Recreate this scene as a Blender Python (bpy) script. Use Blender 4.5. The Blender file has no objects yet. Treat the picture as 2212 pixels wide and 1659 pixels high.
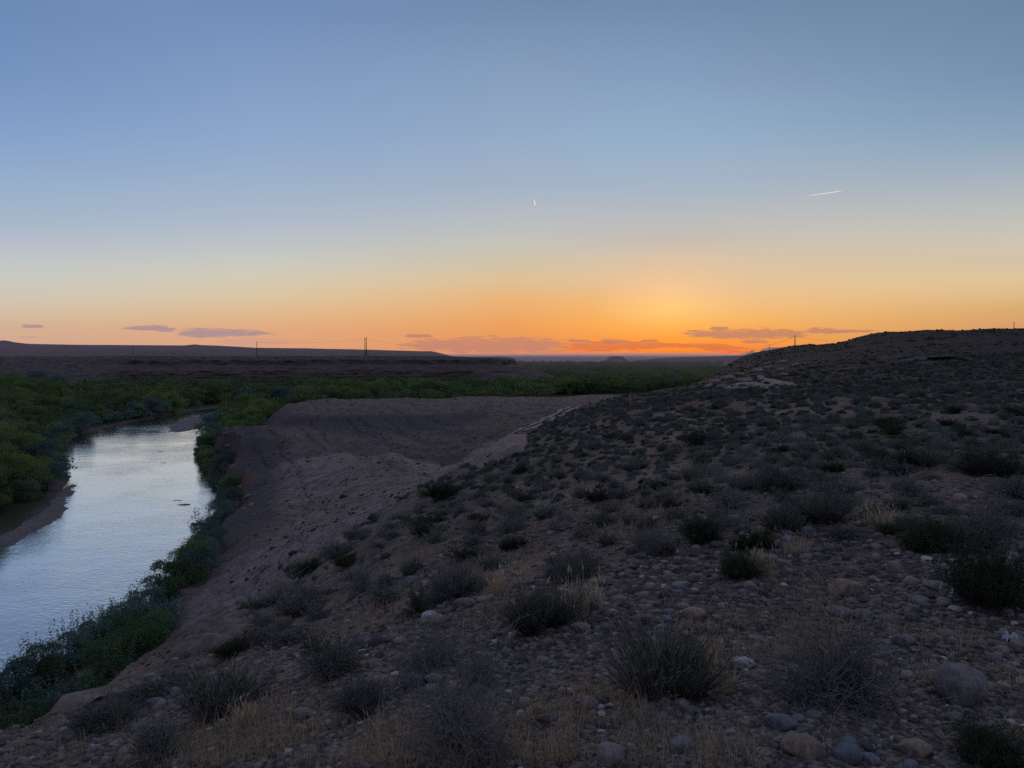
import bpy, bmesh, math, random
import numpy as np

random.seed(7)
rng = np.random.default_rng(11)
C = bpy.context.scene.collection
PI = math.pi

# ------------------------------------------------------------------ camera model (survey of the view)
F, CU, CV, PITCH = 1661.0, 1106.0, 829.5, math.radians(2.24)
Z0 = 36.0                                   # eye height above the river surface (river lies at z = 0)
SP, CP = math.sin(PITCH), math.cos(PITCH)


def st(u, v):
    """pixel of the 2212 x 1659 survey frame -> bearing s = x / y and slope t = dz / y"""
    u = np.asarray(u, float); v = np.asarray(v, float)
    yc = (CV - v) / F
    den = CP + yc * SP
    return (u - CU) / F / den, (-SP + yc * CP) / den


def at(u, v, Y):
    s, t = st(u, v)
    return np.stack([s * Y, np.asarray(Y, float) + 0 * s, t * Y + Z0], -1)


def s_of(u):
    return (np.asarray(u, float) - CU) / F


# ------------------------------------------------------------------ noise
def _hash(ix, iy, seed):
    h = (ix.astype(np.int64) * 374761393 + iy.astype(np.int64) * 668265263 + seed * 974711) & 0xFFFFFFFF
    h = ((h ^ (h >> 13)) * 1274126177) & 0xFFFFFFFF
    return ((h ^ (h >> 16)) & 0xFFFF) / 65535.0


def vnoise(x, y, seed=0):
    x = np.asarray(x, float); y = np.asarray(y, float)
    ix, iy = np.floor(x), np.floor(y)
    fx, fy = x - ix, y - iy
    ux, uy = fx * fx * fx * (fx * (fx * 6 - 15) + 10), fy * fy * fy * (fy * (fy * 6 - 15) + 10)
    a, b = _hash(ix, iy, seed), _hash(ix + 1, iy, seed)
    c, d = _hash(ix, iy + 1, seed), _hash(ix + 1, iy + 1, seed)
    return (a + (b - a) * ux) * (1 - uy) + (c + (d - c) * ux) * uy - 0.5


def fbm(x, y, oct=4, seed=0, gain=0.5):
    r, a = 0, 1.0
    for k in range(oct):
        r = r + a * vnoise(x * 2 ** k + 17.3 * k, y * 2 ** k - 9.1 * k, seed + k)
        a *= gain
    return r


def sstep(a, b, x):
    t = np.clip((np.asarray(x, float) - a) / (b - a), 0, 1)
    return t * t * (3 - 2 * t)


# ------------------------------------------------------------------ thin plate interpolation of the surveyed terrain
class TPS:
    def __init__(self, pts, vals, lam=1e-4):
        self.p = np.asarray(pts, float); n = len(pts)
        K = self.k(self.p, self.p) + lam * np.eye(n)
        P = np.hstack([np.ones((n, 1)), self.p])
        A = np.zeros((n + 3, n + 3)); A[:n, :n] = K; A[:n, n:] = P; A[n:, :n] = P.T
        self.w = np.linalg.solve(A, np.concatenate([vals, np.zeros(3)]))

    @staticmethod
    def k(a, b):
        d2 = ((a[:, None, :] - b[None, :, :]) ** 2).sum(-1)
        return 0.5 * d2 * np.log(d2 + 1e-12)

    def __call__(self, q):
        out = np.empty(len(q))
        for i in range(0, len(q), 20000):
            s = q[i:i + 20000]
            out[i:i + 20000] = self.k(s, self.p) @ self.w[:-3] + self.w[-3] + s @ self.w[-2:]
        return out


SK = 4.0
hill_pts = [  # u, v, distance
    (0, 1659, 5.5), (300, 1659, 4.6), (600, 1659, 3.7), (900, 1659, 3.1), (1200, 1659, 2.9), (1500, 1659, 2.8), (1800, 1659, 2.8), (2212, 1659, 2.85), (2500, 1659, 2.9),
    (-250, 1720, 6.0), (300, 1500, 8), (500, 1500, 6), (800, 1500, 4.7), (1106, 1500, 4.1), (1500, 1500, 3.75), (1900, 1500, 3.6), (2212, 1500, 3.55),
    (450, 1400, 11.5), (600, 1400, 8.2), (800, 1400, 6.4), (1106, 1400, 5.0), (1500, 1400, 4.45), (1900, 1400, 4.2), (2212, 1400, 4.05),
    (620, 1300, 16), (750, 1300, 10.5), (900, 1300, 8), (1106, 1300, 6.4), (1500, 1300, 5.5), (1900, 1300, 5.1), (2212, 1300, 4.85),
    (700, 1200, 21), (800, 1200, 15), (950, 1200, 11), (1106, 1200, 8.8), (1500, 1200, 7.1), (1900, 1200, 6.3), (2212, 1200, 6),
    (870, 1100, 28), (1000, 1100, 20), (1106, 1100, 15.5), (1300, 1100, 11.5), (1500, 1100, 9.8), (1900, 1100, 8.5), (2212, 1100, 7.8),
    (1050, 1000, 42), (1106, 1000, 33), (1300, 1000, 20), (1500, 1000, 16), (1900, 1000, 13), (2212, 1000, 11.5),
    (1200, 930, 50), (1300, 930, 37), (1500, 930, 27), (1900, 930, 20), (2212, 930, 17),
    (1290, 880, 75), (1400, 880, 55), (1600, 880, 42), (1900, 880, 31), (2212, 880, 25),
    (1450, 850, 100), (1600, 850, 70), (1800, 850, 55), (2000, 850, 43), (2212, 850, 36),
    (1600, 830, 115), (1800, 830, 85), (2000, 830, 62), (2212, 830, 50),
    (1650, 800, 190), (1800, 800, 140), (2000, 800, 100), (2212, 800, 78), (2500, 790, 70),
    (1700, 770, 260), (1800, 770, 210), (2000, 770, 150), (2212, 770, 120),
    (1850, 740, 270), (2000, 740, 210), (2212, 740, 175), (2500, 735, 160),
]
rim = [  # u, v, distance: the edge where the hill drops away
    (-300, 1690, 6.2), (0, 1581, 7.4), (70, 1568, 8.0), (108, 1545, 8.8), (180, 1518, 10), (240, 1472, 12), (310, 1420, 14.5), (400, 1372, 17), (500, 1332, 20),
    (565, 1302, 22), (602, 1265, 24.5), (650, 1212, 28), (740, 1170, 31), (830, 1108, 36), (930, 1045, 41), (1030, 1000, 47), (1100, 958, 55),
    (1150, 938, 62), (1200, 905, 72), (1270, 873, 88), (1370, 852, 112), (1480, 836, 190), (1530, 812, 300), (1565, 792, 370), (1610, 768, 420),
    (1640, 760, 430), (1673, 754, 425), (1724, 745.5, 410), (1775, 743.5, 375), (1811, 741, 345), (1847, 730.5, 312), (1878, 721.5, 290), (1950, 716, 272), (2060, 712, 262), (2212, 708, 255), (2600, 690, 250),
]


def hill_base(x, y):
    return -1.55 + 0.13 * x - 0.071 * y


_hp = np.array(hill_pts + rim, float)
_s, _t = st(_hp[:, 0], _hp[:, 1])
hill_tps = TPS(np.stack([_s * SK, np.log(_hp[:, 2])], -1), _t - hill_base(_s * _hp[:, 2], _hp[:, 2]) / _hp[:, 2])
_rm = np.array(rim, float)
RS, RT = st(_rm[:, 0], _rm[:, 1])
RY = _rm[:, 2]

bench_pts = [  # u, distance, height relative to the eye
    (480, 255, -24.7), (560, 250, -24.4), (640, 242, -24.8), (520, 262, -25), (480, 285, -33.5), (560, 288, -33), (600, 287, -29.5), (480, 330, -37), (545, 335, -37),
    (480, 252, -28), (500, 212, -30), (540, 174, -31), (560, 134, -31), (700, 157, -27), (700, 116, -27), (850, 140, -24), (650, 101, -26.5), (560, 104, -30.5),
    (480, 91, -31.2), (400, 95, -33.5), (300, 92, -35), (100, 88, -36), (-200, 80, -37), (950, 156, -22.6), (1050, 170, -21.5), (1000, 110, -20),
    (650, 212, -25.6), (850, 181, -23.1), (1020, 173, -21.8), (750, 196, -24.4), (760, 207, -29.0), (850, 196, -28.6), (980, 187, -27.2), (850, 212, -27.0), (930, 206, -26.0),
    (850, 235, -26.2), (700, 245, -26.6), (1000, 225, -23.7), (1100, 230, -21.5), (1150, 250, -20.3), (1250, 200, -18),
    (620, 330, -24.4), (760, 400, -24.3), (1050, 430, -25), (1300, 470, -24.8), (1200, 350, -22), (1350, 350, -21.5), (700, 310, -26), (900, 280, -25.2),
    (800, 305, -23.4), (950, 305, -23.8), (800, 266, -25.4), (680, 335, -24.0), (590, 345, -27), (560, 380, -36), (620, 460, -36), (800, 520, -36.5), (1050, 540, -36.5), (1300, 580, -36.5),
    (1450, 500, -27), (1450, 300, -20), (1450, 620, -37),
    (900, 90, -18), (750, 80, -21), (1200, 110, -15),
]
_bp = np.array(bench_pts, float)
_bs = s_of(_bp[:, 0])
bench_tps = TPS(np.stack([_bs * SK, np.log(_bp[:, 1])], -1), (_bp[:, 2] + 25) / _bp[:, 1] * 100, 1e-3)

# ------------------------------------------------------------------ river outline on the flood plain


def on_water(px):
    s, t = st([p[0] for p in px], [p[1] for p in px])
    Y = -36.0 / t
    return np.stack([s * Y, Y], -1)


left_edge = on_water([(-900, 1390), (-300, 1275), (0, 1190), (62, 1160), (128, 1116), (150, 1090), (150, 1065), (165, 1036), (156, 1000), (154, 978), (163, 947), (228, 925), (330, 905), (400, 890), (470, 881), (560, 873), (640, 868)])
right_edge = on_water([(-900, 1700), (-300, 1580), (0, 1485), (150, 1396), (262, 1328), (336, 1276), (410, 1214), (440, 1146), (474, 1090), (456, 1050), (436, 1022), (417, 992), (421, 968), (428, 940), (470, 906), (510, 889), (570, 881), (640, 877)])
river_poly = np.vstack([left_edge, right_edge[::-1]])


def poly_dist(x, y, poly):
    """signed distance to a closed polygon, negative inside"""
    x = np.asarray(x, float); y = np.asarray(y, float)
    d = np.full(x.shape, 1e9); ins = np.zeros(x.shape, bool)
    n = len(poly)
    for i in range(n):
        ax, ay = poly[i]; bx, by = poly[(i + 1) % n]
        ex, ey = bx - ax, by - ay
        wx, wy = x - ax, y - ay
        k = np.clip((wx * ex + wy * ey) / (ex * ex + ey * ey + 1e-12), 0, 1)
        d = np.minimum(d, (wx - ex * k) ** 2 + (wy - ey * k) ** 2)
        c = ((ay > y) != (by > y)) & (x < (bx - ax) * (y - ay) / (by - ay + 1e-12) + ax)
        ins ^= c
    d = np.sqrt(d)
    return np.where(ins, -d, d)


def terrain(x, y):
    """height (eye-relative) and zone weights (hill, bench) of the ground sheet"""
    yc = np.maximum(y, 1.2)
    s = np.clip(x / yc, -0.95, 0.95)
    L = np.log(np.clip(yc, 2.0, 520))
    q = np.stack([s * SK, L], -1)
    h = hill_base(x, y) + yc * hill_tps(q)
    h = np.where(y > 520, np.minimum(h, 30), h)
    rt, ry = np.interp(s, RS, RT), np.interp(s, RS, RY)
    d = np.maximum(y - ry, 0)
    h = h - (np.abs(rt) + 0.5) * d * d / (d + 0.05 * ry)
    near_river = (y > 60) & (y < 900) & (x < 60)
    dr = np.full(x.shape, 400.0)
    idx = np.where(near_river)[0]
    if len(idx):
        dr[idx] = poly_dist(x[idx] + 1.5 * fbm(x[idx] / 9, y[idx] / 9, 3, 31), y[idx] + 1.5 * fbm(x[idx] / 9, y[idx] / 9, 3, 37), river_poly)
    fl = -36.55 + np.clip(dr * 0.28, -1.2, 1.5) + 0.5 * fbm(x / 25, y / 25, 3, 5)
    sb = np.clip(x / np.maximum(y, 20), -0.8, s_of(1460))
    qb = np.stack([sb * SK, np.log(np.clip(y, 78, 640))], -1)
    b = -25 + np.clip(y, 78, 640) * bench_tps(qb) / 100
    b = np.minimum(b, -14)
    b = b + 0.9 * fbm(x / 16, y / 16, 5, 71) + 1.5 * fbm(x / 55, y / 55, 2, 73)
    sb_ = x / np.maximum(y, 20)
    mt = sstep(288, 300, y + 5 * fbm(x / 12, y / 12, 3, 95)) * (1 - sstep(430, 470, y)) * sstep(s_of(590), s_of(640), sb_) * (1 - sstep(s_of(1080), s_of(1250), sb_))
    b = np.where(mt > 0, np.minimum(b + 1.8 * mt, np.maximum(b, -23.5 - 0.008 * (y - 300) + 0.5 * fbm(x / 20, y / 20, 3, 96))), b)
    mb = sstep(190, 204, y) * (1 - sstep(272, 292, y)) * sstep(s_of(690), s_of(800), sb_) * (1 - sstep(s_of(1010), s_of(1130), sb_))
    b = b - 1.5 * mb
    mn = sstep(208, 222, y) * (1 - sstep(262, 274, y)) * sstep(s_of(462), s_of(486), sb_) * (1 - sstep(s_of(630), s_of(668), sb_))
    b = np.where(mn > 0, np.minimum(b + 2.2 * mn, np.maximum(b, -24.3 - 0.012 * (y - 225) + 0.4 * fbm(x / 10, y / 10, 3, 97))), b)
    rl_ = np.abs(fbm(y / 5.5 + 0.12 * x, x / 26, 3, 98))
    b = b - 0.5 * sstep(185, 205, y) * (1 - sstep(0, 0.16, rl_)) * sstep(-35, -32, b) * (0.35 + 0.65 * sstep(0.0, 0.3, fbm(x / 45, y / 45, 2, 99) + 0.2))
    gl = np.abs(fbm(x / 9 + 0.4 * y / 9, y / 40, 3, 77))
    b = b - 0.8 * (1 - sstep(0, 0.10, gl)) * sstep(-35, -30, b)
    b = np.where(y < 78, b - (78 - y) * 0.3, b)
    left_cut = sstep(-0.75, -0.55, x / np.maximum(y, 20))
    b = np.where(y > 640, -40, b) * left_cut + -40 * (1 - left_cut)
    scarp = sstep(140, 165, y) * (1 - sstep(255, 275, y))
    dn = dr + 3.4 * fbm(x / 7, y / 7, 4, 93)
    cut = -36.3 + np.minimum(np.maximum(dr, -4), 5) * 0.18 + np.maximum(dn - 5, 0) * 2.6
    b = np.minimum(b, (-36.3 + np.maximum(dr, -4) * 0.95) * (1 - scarp) + cut * scarp)
    z = np.maximum(np.maximum(h, b), fl)
    wh = (h >= np.maximum(b, fl)).astype(float)
    wb = ((b > h) & (b >= fl)).astype(float)
    return z, wh, wb, dr


def detail(x, y):
    r = np.hypot(x, y)
    a = np.clip(r / 60, 0, 1)
    return 0.05 * fbm(x / 0.5, y / 0.5, 3, 41) * (1 - a) + 0.16 * fbm(x / 2.6, y / 2.6, 3, 45) * sstep(1, 12, r) + 0.6 * fbm(x / 14, y / 14, 3, 47) * sstep(25, 120, r)


# lookup table for placing things
TS = np.linspace(-0.95, 0.95, 520)
TL = np.linspace(math.log(1.3), math.log(900), 620)
_gs, _gl = np.meshgrid(TS, TL, indexing='ij')
_gy = np.exp(_gl).ravel(); _gx = (_gs.ravel() * _gy)
_z, _wh, _wb, _dr = terrain(_gx, _gy)
_z = _z + detail(_gx, _gy) * (_z > -34.5)
TZ = _z.reshape(_gs.shape); TH = _wh.reshape(_gs.shape); TD = _dr.reshape(_gs.shape)
TT = TZ / np.exp(_gl)
THOR = np.maximum.accumulate(TT, axis=1)


def tab(T, x, y):
    s = np.clip(x / y, TS[0], TS[-1]); l = np.clip(np.log(y), TL[0], TL[-1])
    fi = (s - TS[0]) / (TS[1] - TS[0]); fj = (l - TL[0]) / (TL[1] - TL[0])
    i = np.clip(fi.astype(int), 0, len(TS) - 2); j = np.clip(fj.astype(int), 0, len(TL) - 2)
    a, b = fi - i, fj - j
    return T[i, j] * (1 - a) * (1 - b) + T[i + 1, j] * a * (1 - b) + T[i, j + 1] * (1 - a) * b + T[i + 1, j + 1] * a * b


def gz(x, y):
    x = np.atleast_1d(np.asarray(x, float)); y = np.atleast_1d(np.asarray(y, float))
    z = terrain(x, y)[0]
    return z + detail(x, y) * (z > -34.5) + Z0


def hit(u, v):
    """where the sight line through a survey pixel meets the ground; (N,3), NaN where it meets none"""
    s, t = st(np.atleast_1d(u), np.atleast_1d(v))
    i = np.clip(((s - TS[0]) / (TS[1] - TS[0])).round().astype(int), 0, len(TS) - 1)
    up = THOR[i] >= t[:, None]
    j = up.argmax(1)
    ok = up.any(1)
    j0 = np.maximum(j - 1, 0)
    a0, a1 = THOR[i, j0], THOR[i, j]
    f = np.clip((t - a0) / np.where(a1 - a0 > 1e-9, a1 - a0, 1), 0, 1)
    Y = np.exp(TL[j0] + (TL[j] - TL[j0]) * f)
    x = s * Y
    z = gz(x, Y)
    out = np.stack([x, Y, z], -1)
    out[~ok] = np.nan
    return out


def on_hill(x, y):
    return tab(TH, x, y) > 0.5


def visible(x, y, ztop):
    return (ztop - Z0) / y > tab(THOR, x, y * 0.985)


def pix(p):
    """world point -> survey pixel"""
    p = np.asarray(p, float)
    x, y, z = p[..., 0], p[..., 1], p[..., 2] - Z0
    dep = y * CP - z * SP
    return CU + F * x / dep, CV - F * (z * CP + y * SP) / dep


# ------------------------------------------------------------------ mesh helpers
def mesh_of(name, V, faces, mats, mi=None, smooth=True):
    """faces: list of integer arrays, each (n, k)"""
    me = bpy.data.meshes.new(name)
    V = np.asarray(V, np.float32)
    me.vertices.add(len(V)); me.vertices.foreach_set('co', V.ravel())
    faces = [np.asarray(f, np.int32) for f in faces if len(f)]
    tot = np.concatenate([np.full(len(f), f.shape[1], np.int32) for f in faces])
    idx = np.concatenate([f.ravel() for f in faces])
    me.loops.add(len(idx)); me.loops.foreach_set('vertex_index', idx)
    me.polygons.add(len(tot))
    me.polygons.foreach_set('loop_start', np.concatenate([[0], np.cumsum(tot)[:-1]]).astype(np.int32))
    me.polygons.foreach_set('loop_total', tot)
    for m in mats:
        me.materials.append(m)
    if mi is not None:
        me.polygons.foreach_set('material_index', np.asarray(mi, np.int32))
    me.polygons.foreach_set('use_smooth', np.full(len(tot), smooth) if isinstance(smooth, bool) else np.asarray(smooth, bool))
    me.update(calc_edges=True)
    return me


def link(name, me, parent=None, loc=(0, 0, 0), rot=(0, 0, 0), scale=(1, 1, 1)):
    o = bpy.data.objects.new(name, me); C.objects.link(o)
    o.location = loc; o.rotation_euler = rot; o.scale = scale
    if parent is not None:
        o.parent = parent
    return o


def tag(o, label=None, cat=None, group=None, kind=None):
    if label: o['label'] = label
    if cat: o['category'] = cat
    if group: o['group'] = group
    if kind: o['kind'] = kind
    return o


def grid_faces(n, m):
    i, j = np.meshgrid(np.arange(n - 1), np.arange(m - 1), indexing='ij')
    a = (i * m + j).ravel()
    return np.stack([a, a + m, a + m + 1, a + 1], -1)


def attr(me, name, vals):
    a = me.attributes.new(name, 'FLOAT', 'POINT')
    a.data.foreach_set('value', np.asarray(vals, np.float32))


def ico(sub):
    bm = bmesh.new(); bmesh.ops.create_icosphere(bm, subdivisions=sub, radius=1)
    V = np.array([v.co[:] for v in bm.verts]); Fc = np.array([[v.index for v in f.verts] for f in bm.faces])
    bm.free()
    return V, Fc


# ------------------------------------------------------------------ materials
def lin(c):
    c = np.asarray(c, float) / 255
    return tuple(np.where(c <= 0.04045, c / 12.92, ((c + 0.055) / 1.055) ** 2.4))


class NT:
    def __init__(self, name):
        self.m = bpy.data.materials.new(name); self.m.use_nodes = True
        self.t = self.m.node_tree; self.t.nodes.clear()
        self.out = self.n('ShaderNodeOutputMaterial')

    def n(self, typ, **kw):
        o = self.t.nodes.new(typ)
        for k, v in kw.items():
            setattr(o, k, v)
        return o

    def l(self, a, b):
        self.t.links.new(a, b)

    def noise(self, scale, detail=4, rough=0.55, vec=None):
        n = self.n('ShaderNodeTexNoise'); n.inputs['Scale'].default_value = scale
        n.inputs['Detail'].default_value = detail; n.inputs['Roughness'].default_value = rough
        if vec is not None: self.l(vec, n.inputs['Vector'])
        return n

    def ramp(self, fac, stops):
        r = self.n('ShaderNodeValToRGB'); e = r.color_ramp.elements
        while len(e) > 1: e.remove(e[-1])
        for k, (p, c) in enumerate(stops):
            x = e[0] if k == 0 else e.new(p)
            x.position = p; x.color = (*c[:3], 1) if len(c) >= 3 else (c[0], c[0], c[0], 1)
        self.l(fac, r.inputs[0])
        return r

    def mix(self, fac, a, b, mode='MIX'):
        x = self.n('ShaderNodeMix', data_type='RGBA', blend_type=mode)
        for k, val in ((0, fac), (6, a), (7, b)):
            if hasattr(val, 'is_linked'): self.l(val, x.inputs[k])
            elif k == 0: x.inputs[0].default_value = val
            else: x.inputs[k].default_value = (*val[:3], 1)
        return x.outputs[2]

    def math(self, op, a, b=None, clamp=False):
        x = self.n('ShaderNodeMath', operation=op, use_clamp=clamp)
        for k, val in enumerate((a, b)):
            if val is None: continue
            if hasattr(val, 'is_linked'): self.l(val, x.inputs[k])
            else: x.inputs[k].default_value = val
        return x.outputs[0]

    def pos(self):
        return self.n('ShaderNodeNewGeometry').outputs['Position']

    def bump(self, h, strength, dist):
        b = self.n('ShaderNodeBump'); b.inputs['Strength'].default_value = strength; b.inputs['Distance'].default_value = dist
        self.l(h, b.inputs['Height'])
        return b.outputs[0]

    def bsdf(self, col, rough=0.9, normal=None, spec=0.2):
        p = self.n('ShaderNodeBsdfPrincipled')
        if hasattr(col, 'is_linked'): self.l(col, p.inputs['Base Color'])
        else: p.inputs['Base Color'].default_value = (*col[:3], 1)
        if hasattr(rough, 'is_linked'): self.l(rough, p.inputs['Roughness'])
        else: p.inputs['Roughness'].default_value = rough
        p.inputs['Specular IOR Level'].default_value = spec
        if normal is not None: self.l(normal, p.inputs['Normal'])
        return p.outputs[0]

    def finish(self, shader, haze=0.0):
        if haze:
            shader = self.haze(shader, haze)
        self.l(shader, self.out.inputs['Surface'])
        return self.m

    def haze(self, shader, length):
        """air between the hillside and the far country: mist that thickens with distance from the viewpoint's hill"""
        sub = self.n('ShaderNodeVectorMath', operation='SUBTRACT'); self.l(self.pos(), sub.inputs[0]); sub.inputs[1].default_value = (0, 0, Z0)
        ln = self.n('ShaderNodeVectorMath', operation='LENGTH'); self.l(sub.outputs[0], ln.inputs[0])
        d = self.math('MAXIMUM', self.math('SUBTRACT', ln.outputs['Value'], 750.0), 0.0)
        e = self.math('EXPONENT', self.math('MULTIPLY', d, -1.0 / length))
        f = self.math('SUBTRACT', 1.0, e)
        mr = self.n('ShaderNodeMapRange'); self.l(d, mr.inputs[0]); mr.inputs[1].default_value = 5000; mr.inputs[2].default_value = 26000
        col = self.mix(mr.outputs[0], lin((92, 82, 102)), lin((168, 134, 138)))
        em = self.n('ShaderNodeEmission'); self.l(col, em.inputs[0])  # flat emission paints the distance haze onto the surface
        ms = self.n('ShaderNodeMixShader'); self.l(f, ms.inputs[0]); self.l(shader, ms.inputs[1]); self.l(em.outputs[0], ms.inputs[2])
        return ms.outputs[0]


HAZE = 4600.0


def ground_material():
    g = NT('desert_ground'); P = g.pos()
    A = lambda name: g.n('ShaderNodeAttribute', attribute_name=name).outputs['Fac']
    n1 = g.noise(0.35, 5, 0.6, P).outputs[0]; n2 = g.noise(3.0, 6, 0.65, P).outputs[0]; n3 = g.noise(14, 5, 0.7, P).outputs[0]; n0 = g.noise(0.045, 4, 0.55, P).outputs[0]
    hillc = g.mix(g.ramp(n2, [(0.35, (0.5,) * 3), (0.65, (1,) * 3)]).outputs[0], (0.034, 0.025, 0.021), (0.104, 0.075, 0.060))
    hillc = g.mix(g.ramp(n1, [(0.45, (0,) * 3), (0.62, (0.75,) * 3)]).outputs[0], hillc, (0.165, 0.125, 0.094))
    vo = g.n('ShaderNodeTexVoronoi'); vo.inputs['Scale'].default_value = 24; g.l(P, vo.inputs['Vector'])
    peb = g.ramp(vo.outputs['Color'], [(0.15, (0.55,) * 3), (0.85, (1.5,) * 3)]).outputs[0]
    hillc = g.mix(0.8, hillc, peb, 'MULTIPLY')
    far_scrub = g.ramp(g.noise(0.55, 6, 0.7, P).outputs[0], [(0.46, (0,) * 3), (0.56, (1,) * 3)]).outputs[0]
    hillc = g.mix(g.math('MULTIPLY', A('scrub'), 0.65), hillc, (0.055, 0.044, 0.040))
    hillc = g.mix(g.math('MULTIPLY', far_scrub, A('scrub')), hillc, (0.034, 0.034, 0.03))
    bench = g.mix(n2, (0.235, 0.180, 0.170), (0.39, 0.305, 0.285))
    bench = g.mix(g.ramp(n0, [(0.42, (0,) * 3), (0.6, (1,) * 3)]).outputs[0], bench, (0.29, 0.215, 0.165))
    speck = g.ramp(g.noise(0.9, 8, 0.8, P).outputs[0], [(0.53, (0,) * 3), (0.63, (0.8,) * 3)]).outputs[0]
    bench = g.mix(speck, bench, (0.06, 0.052, 0.047))
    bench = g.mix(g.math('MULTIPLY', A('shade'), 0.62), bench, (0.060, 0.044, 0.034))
    lump = g.ramp(g.noise(0.33, 8, 0.72, P).outputs[0], [(0.36, (0.6,) * 3), (0.64, (1.25,) * 3)]).outputs[0]
    bench = g.mix(1.0, bench, lump, 'MULTIPLY')
    bench = g.mix(A('clay'), bench, g.mix(n2, (0.06, 0.05, 0.053), (0.125, 0.103, 0.105)))  # clay of the nose, plus shading painted on mound and gully faces
    bench = g.mix(A('rust'), bench, (0.21, 0.095, 0.06))
    flood = g.mix(n2, (0.03, 0.038, 0.018), (0.07, 0.075, 0.035))
    flood = g.mix(A('mud'), flood, g.mix(n2, (0.10, 0.078, 0.068), (0.16, 0.125, 0.108)))
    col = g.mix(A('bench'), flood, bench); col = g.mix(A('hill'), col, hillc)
    hgt = g.math('ADD', g.math('MULTIPLY', n3, 0.5), g.math('MULTIPLY', n2, 1.4))
    hgt = g.math('ADD', hgt, g.math('MULTIPLY', vo.outputs['Distance'], -0.6))
    nb = g.bump(hgt, 0.9, 0.06)
    nl = g.n('ShaderNodeBump'); nl.inputs['Strength'].default_value = 1.0; nl.inputs['Distance'].default_value = 1.4
    g.l(g.math('ADD', g.noise(0.8, 6, 0.65, P).outputs[0], g.math('MULTIPLY', g.noise(2.6, 5, 0.7, P).outputs[0], 0.5)), nl.inputs['Height']); g.l(nb, nl.inputs['Normal'])
    nn = g.n('ShaderNodeMix', data_type='VECTOR'); g.l(A('rough'), nn.inputs[0]); g.l(nb, nn.inputs[4]); g.l(nl.outputs[0], nn.inputs[5])
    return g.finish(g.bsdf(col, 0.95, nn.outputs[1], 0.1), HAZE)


def rock_material(name, c1, c2, strata=0.0, haze=0, bump=0.6, scale=3.0, spec=0.2):
    g = NT(name); P = g.n('ShaderNodeTexCoord').outputs['Object'] if not strata else g.pos()
    n = g.noise(scale, 6, 0.6, P).outputs[0]
    col = g.mix(g.ramp(n, [(0.3, (0,) * 3), (0.7, (1,) * 3)]).outputs[0], c1, c2)
    if strata:
        mp = g.n('ShaderNodeMapping'); g.l(P, mp.inputs[0]); mp.inputs['Scale'].default_value = (0.006, 0.006, strata)
        ns = g.noise(1.0, 5, 0.7, mp.outputs[0]).outputs[0]
        col = g.mix(g.ramp(ns, [(0.40, (0.28,) * 3), (0.48, (1.0,) * 3), (0.53, (0.5,) * 3), (0.62, (1.25,) * 3)]).outputs[0], (0, 0, 0), col, 'MULTIPLY') if False else g.mix(1.0, col, g.ramp(ns, [(0.40, (0.3,) * 3), (0.48, (1.0,) * 3), (0.53, (0.5,) * 3), (0.62, (1.2,) * 3)]).outputs[0], 'MULTIPLY')
    oi = g.n('ShaderNodeObjectInfo').outputs['Random']
    col = g.mix(1.0, col, g.ramp(oi, [(0, (0.8,) * 3), (1, (1.2,) * 3)]).outputs[0], 'MULTIPLY')
    n2 = g.noise(scale * 9, 5, 0.7, P).outputs[0]
    if not strata:
        dust = g.ramp(g.noise(scale * 3.3, 7, 0.75, P).outputs[0], [(0.42, (0.6,) * 3), (0.6, (1.15,) * 3)]).outputs[0]
        col = g.mix(0.85, col, dust, 'MULTIPLY')
    return g.finish(g.bsdf(col, 0.9, g.bump(n2, bump, 0.02 if not strata else 0.8), spec), haze)


def leaf_material(name, dark, light, haze=0, trans=0.25, pale=None):
    g = NT(name)
    geo = g.n('ShaderNodeNewGeometry')
    isl = geo.outputs['Random Per Island']; oi = g.n('ShaderNodeObjectInfo').outputs['Random']
    f = g.math('ADD', g.math('MULTIPLY', isl, 0.45), g.math('MULTIPLY', oi, 0.55))
    col = g.mix(f, dark, light)
    if pale is not None:
        col = g.mix(g.ramp(isl, [(0.86, (0,) * 3), (0.9, (1,) * 3)]).outputs[0], col, pale)
    d = g.n('ShaderNodeBsdfDiffuse'); g.l(col, d.inputs[0])
    t = g.n('ShaderNodeBsdfTranslucent'); g.l(col, t.inputs[0])
    ms = g.n('ShaderNodeMixShader'); ms.inputs[0].default_value = trans; g.l(d.outputs[0], ms.inputs[1]); g.l(t.outputs[0], ms.inputs[2])
    return g.finish(ms.outputs[0], haze)


def plain(name, c, rough=0.8, haze=0):
    g = NT(name); P = g.n('ShaderNodeTexCoord').outputs['Object']
    col = g.mix(g.noise(6, 4, 0.6, P).outputs[0], tuple(0.7 * x for x in c), tuple(1.25 * x for x in c))
    return g.finish(g.bsdf(col, rough), haze)


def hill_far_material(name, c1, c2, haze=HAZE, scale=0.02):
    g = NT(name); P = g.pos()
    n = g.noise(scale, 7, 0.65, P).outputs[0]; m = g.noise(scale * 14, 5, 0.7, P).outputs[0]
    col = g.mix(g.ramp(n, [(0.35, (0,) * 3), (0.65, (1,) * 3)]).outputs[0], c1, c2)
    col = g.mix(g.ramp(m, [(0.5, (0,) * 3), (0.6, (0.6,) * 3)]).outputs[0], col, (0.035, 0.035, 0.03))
    return g.finish(g.bsdf(col, 0.95, g.bump(m, 0.6, 1.0), 0.05), haze)


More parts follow.
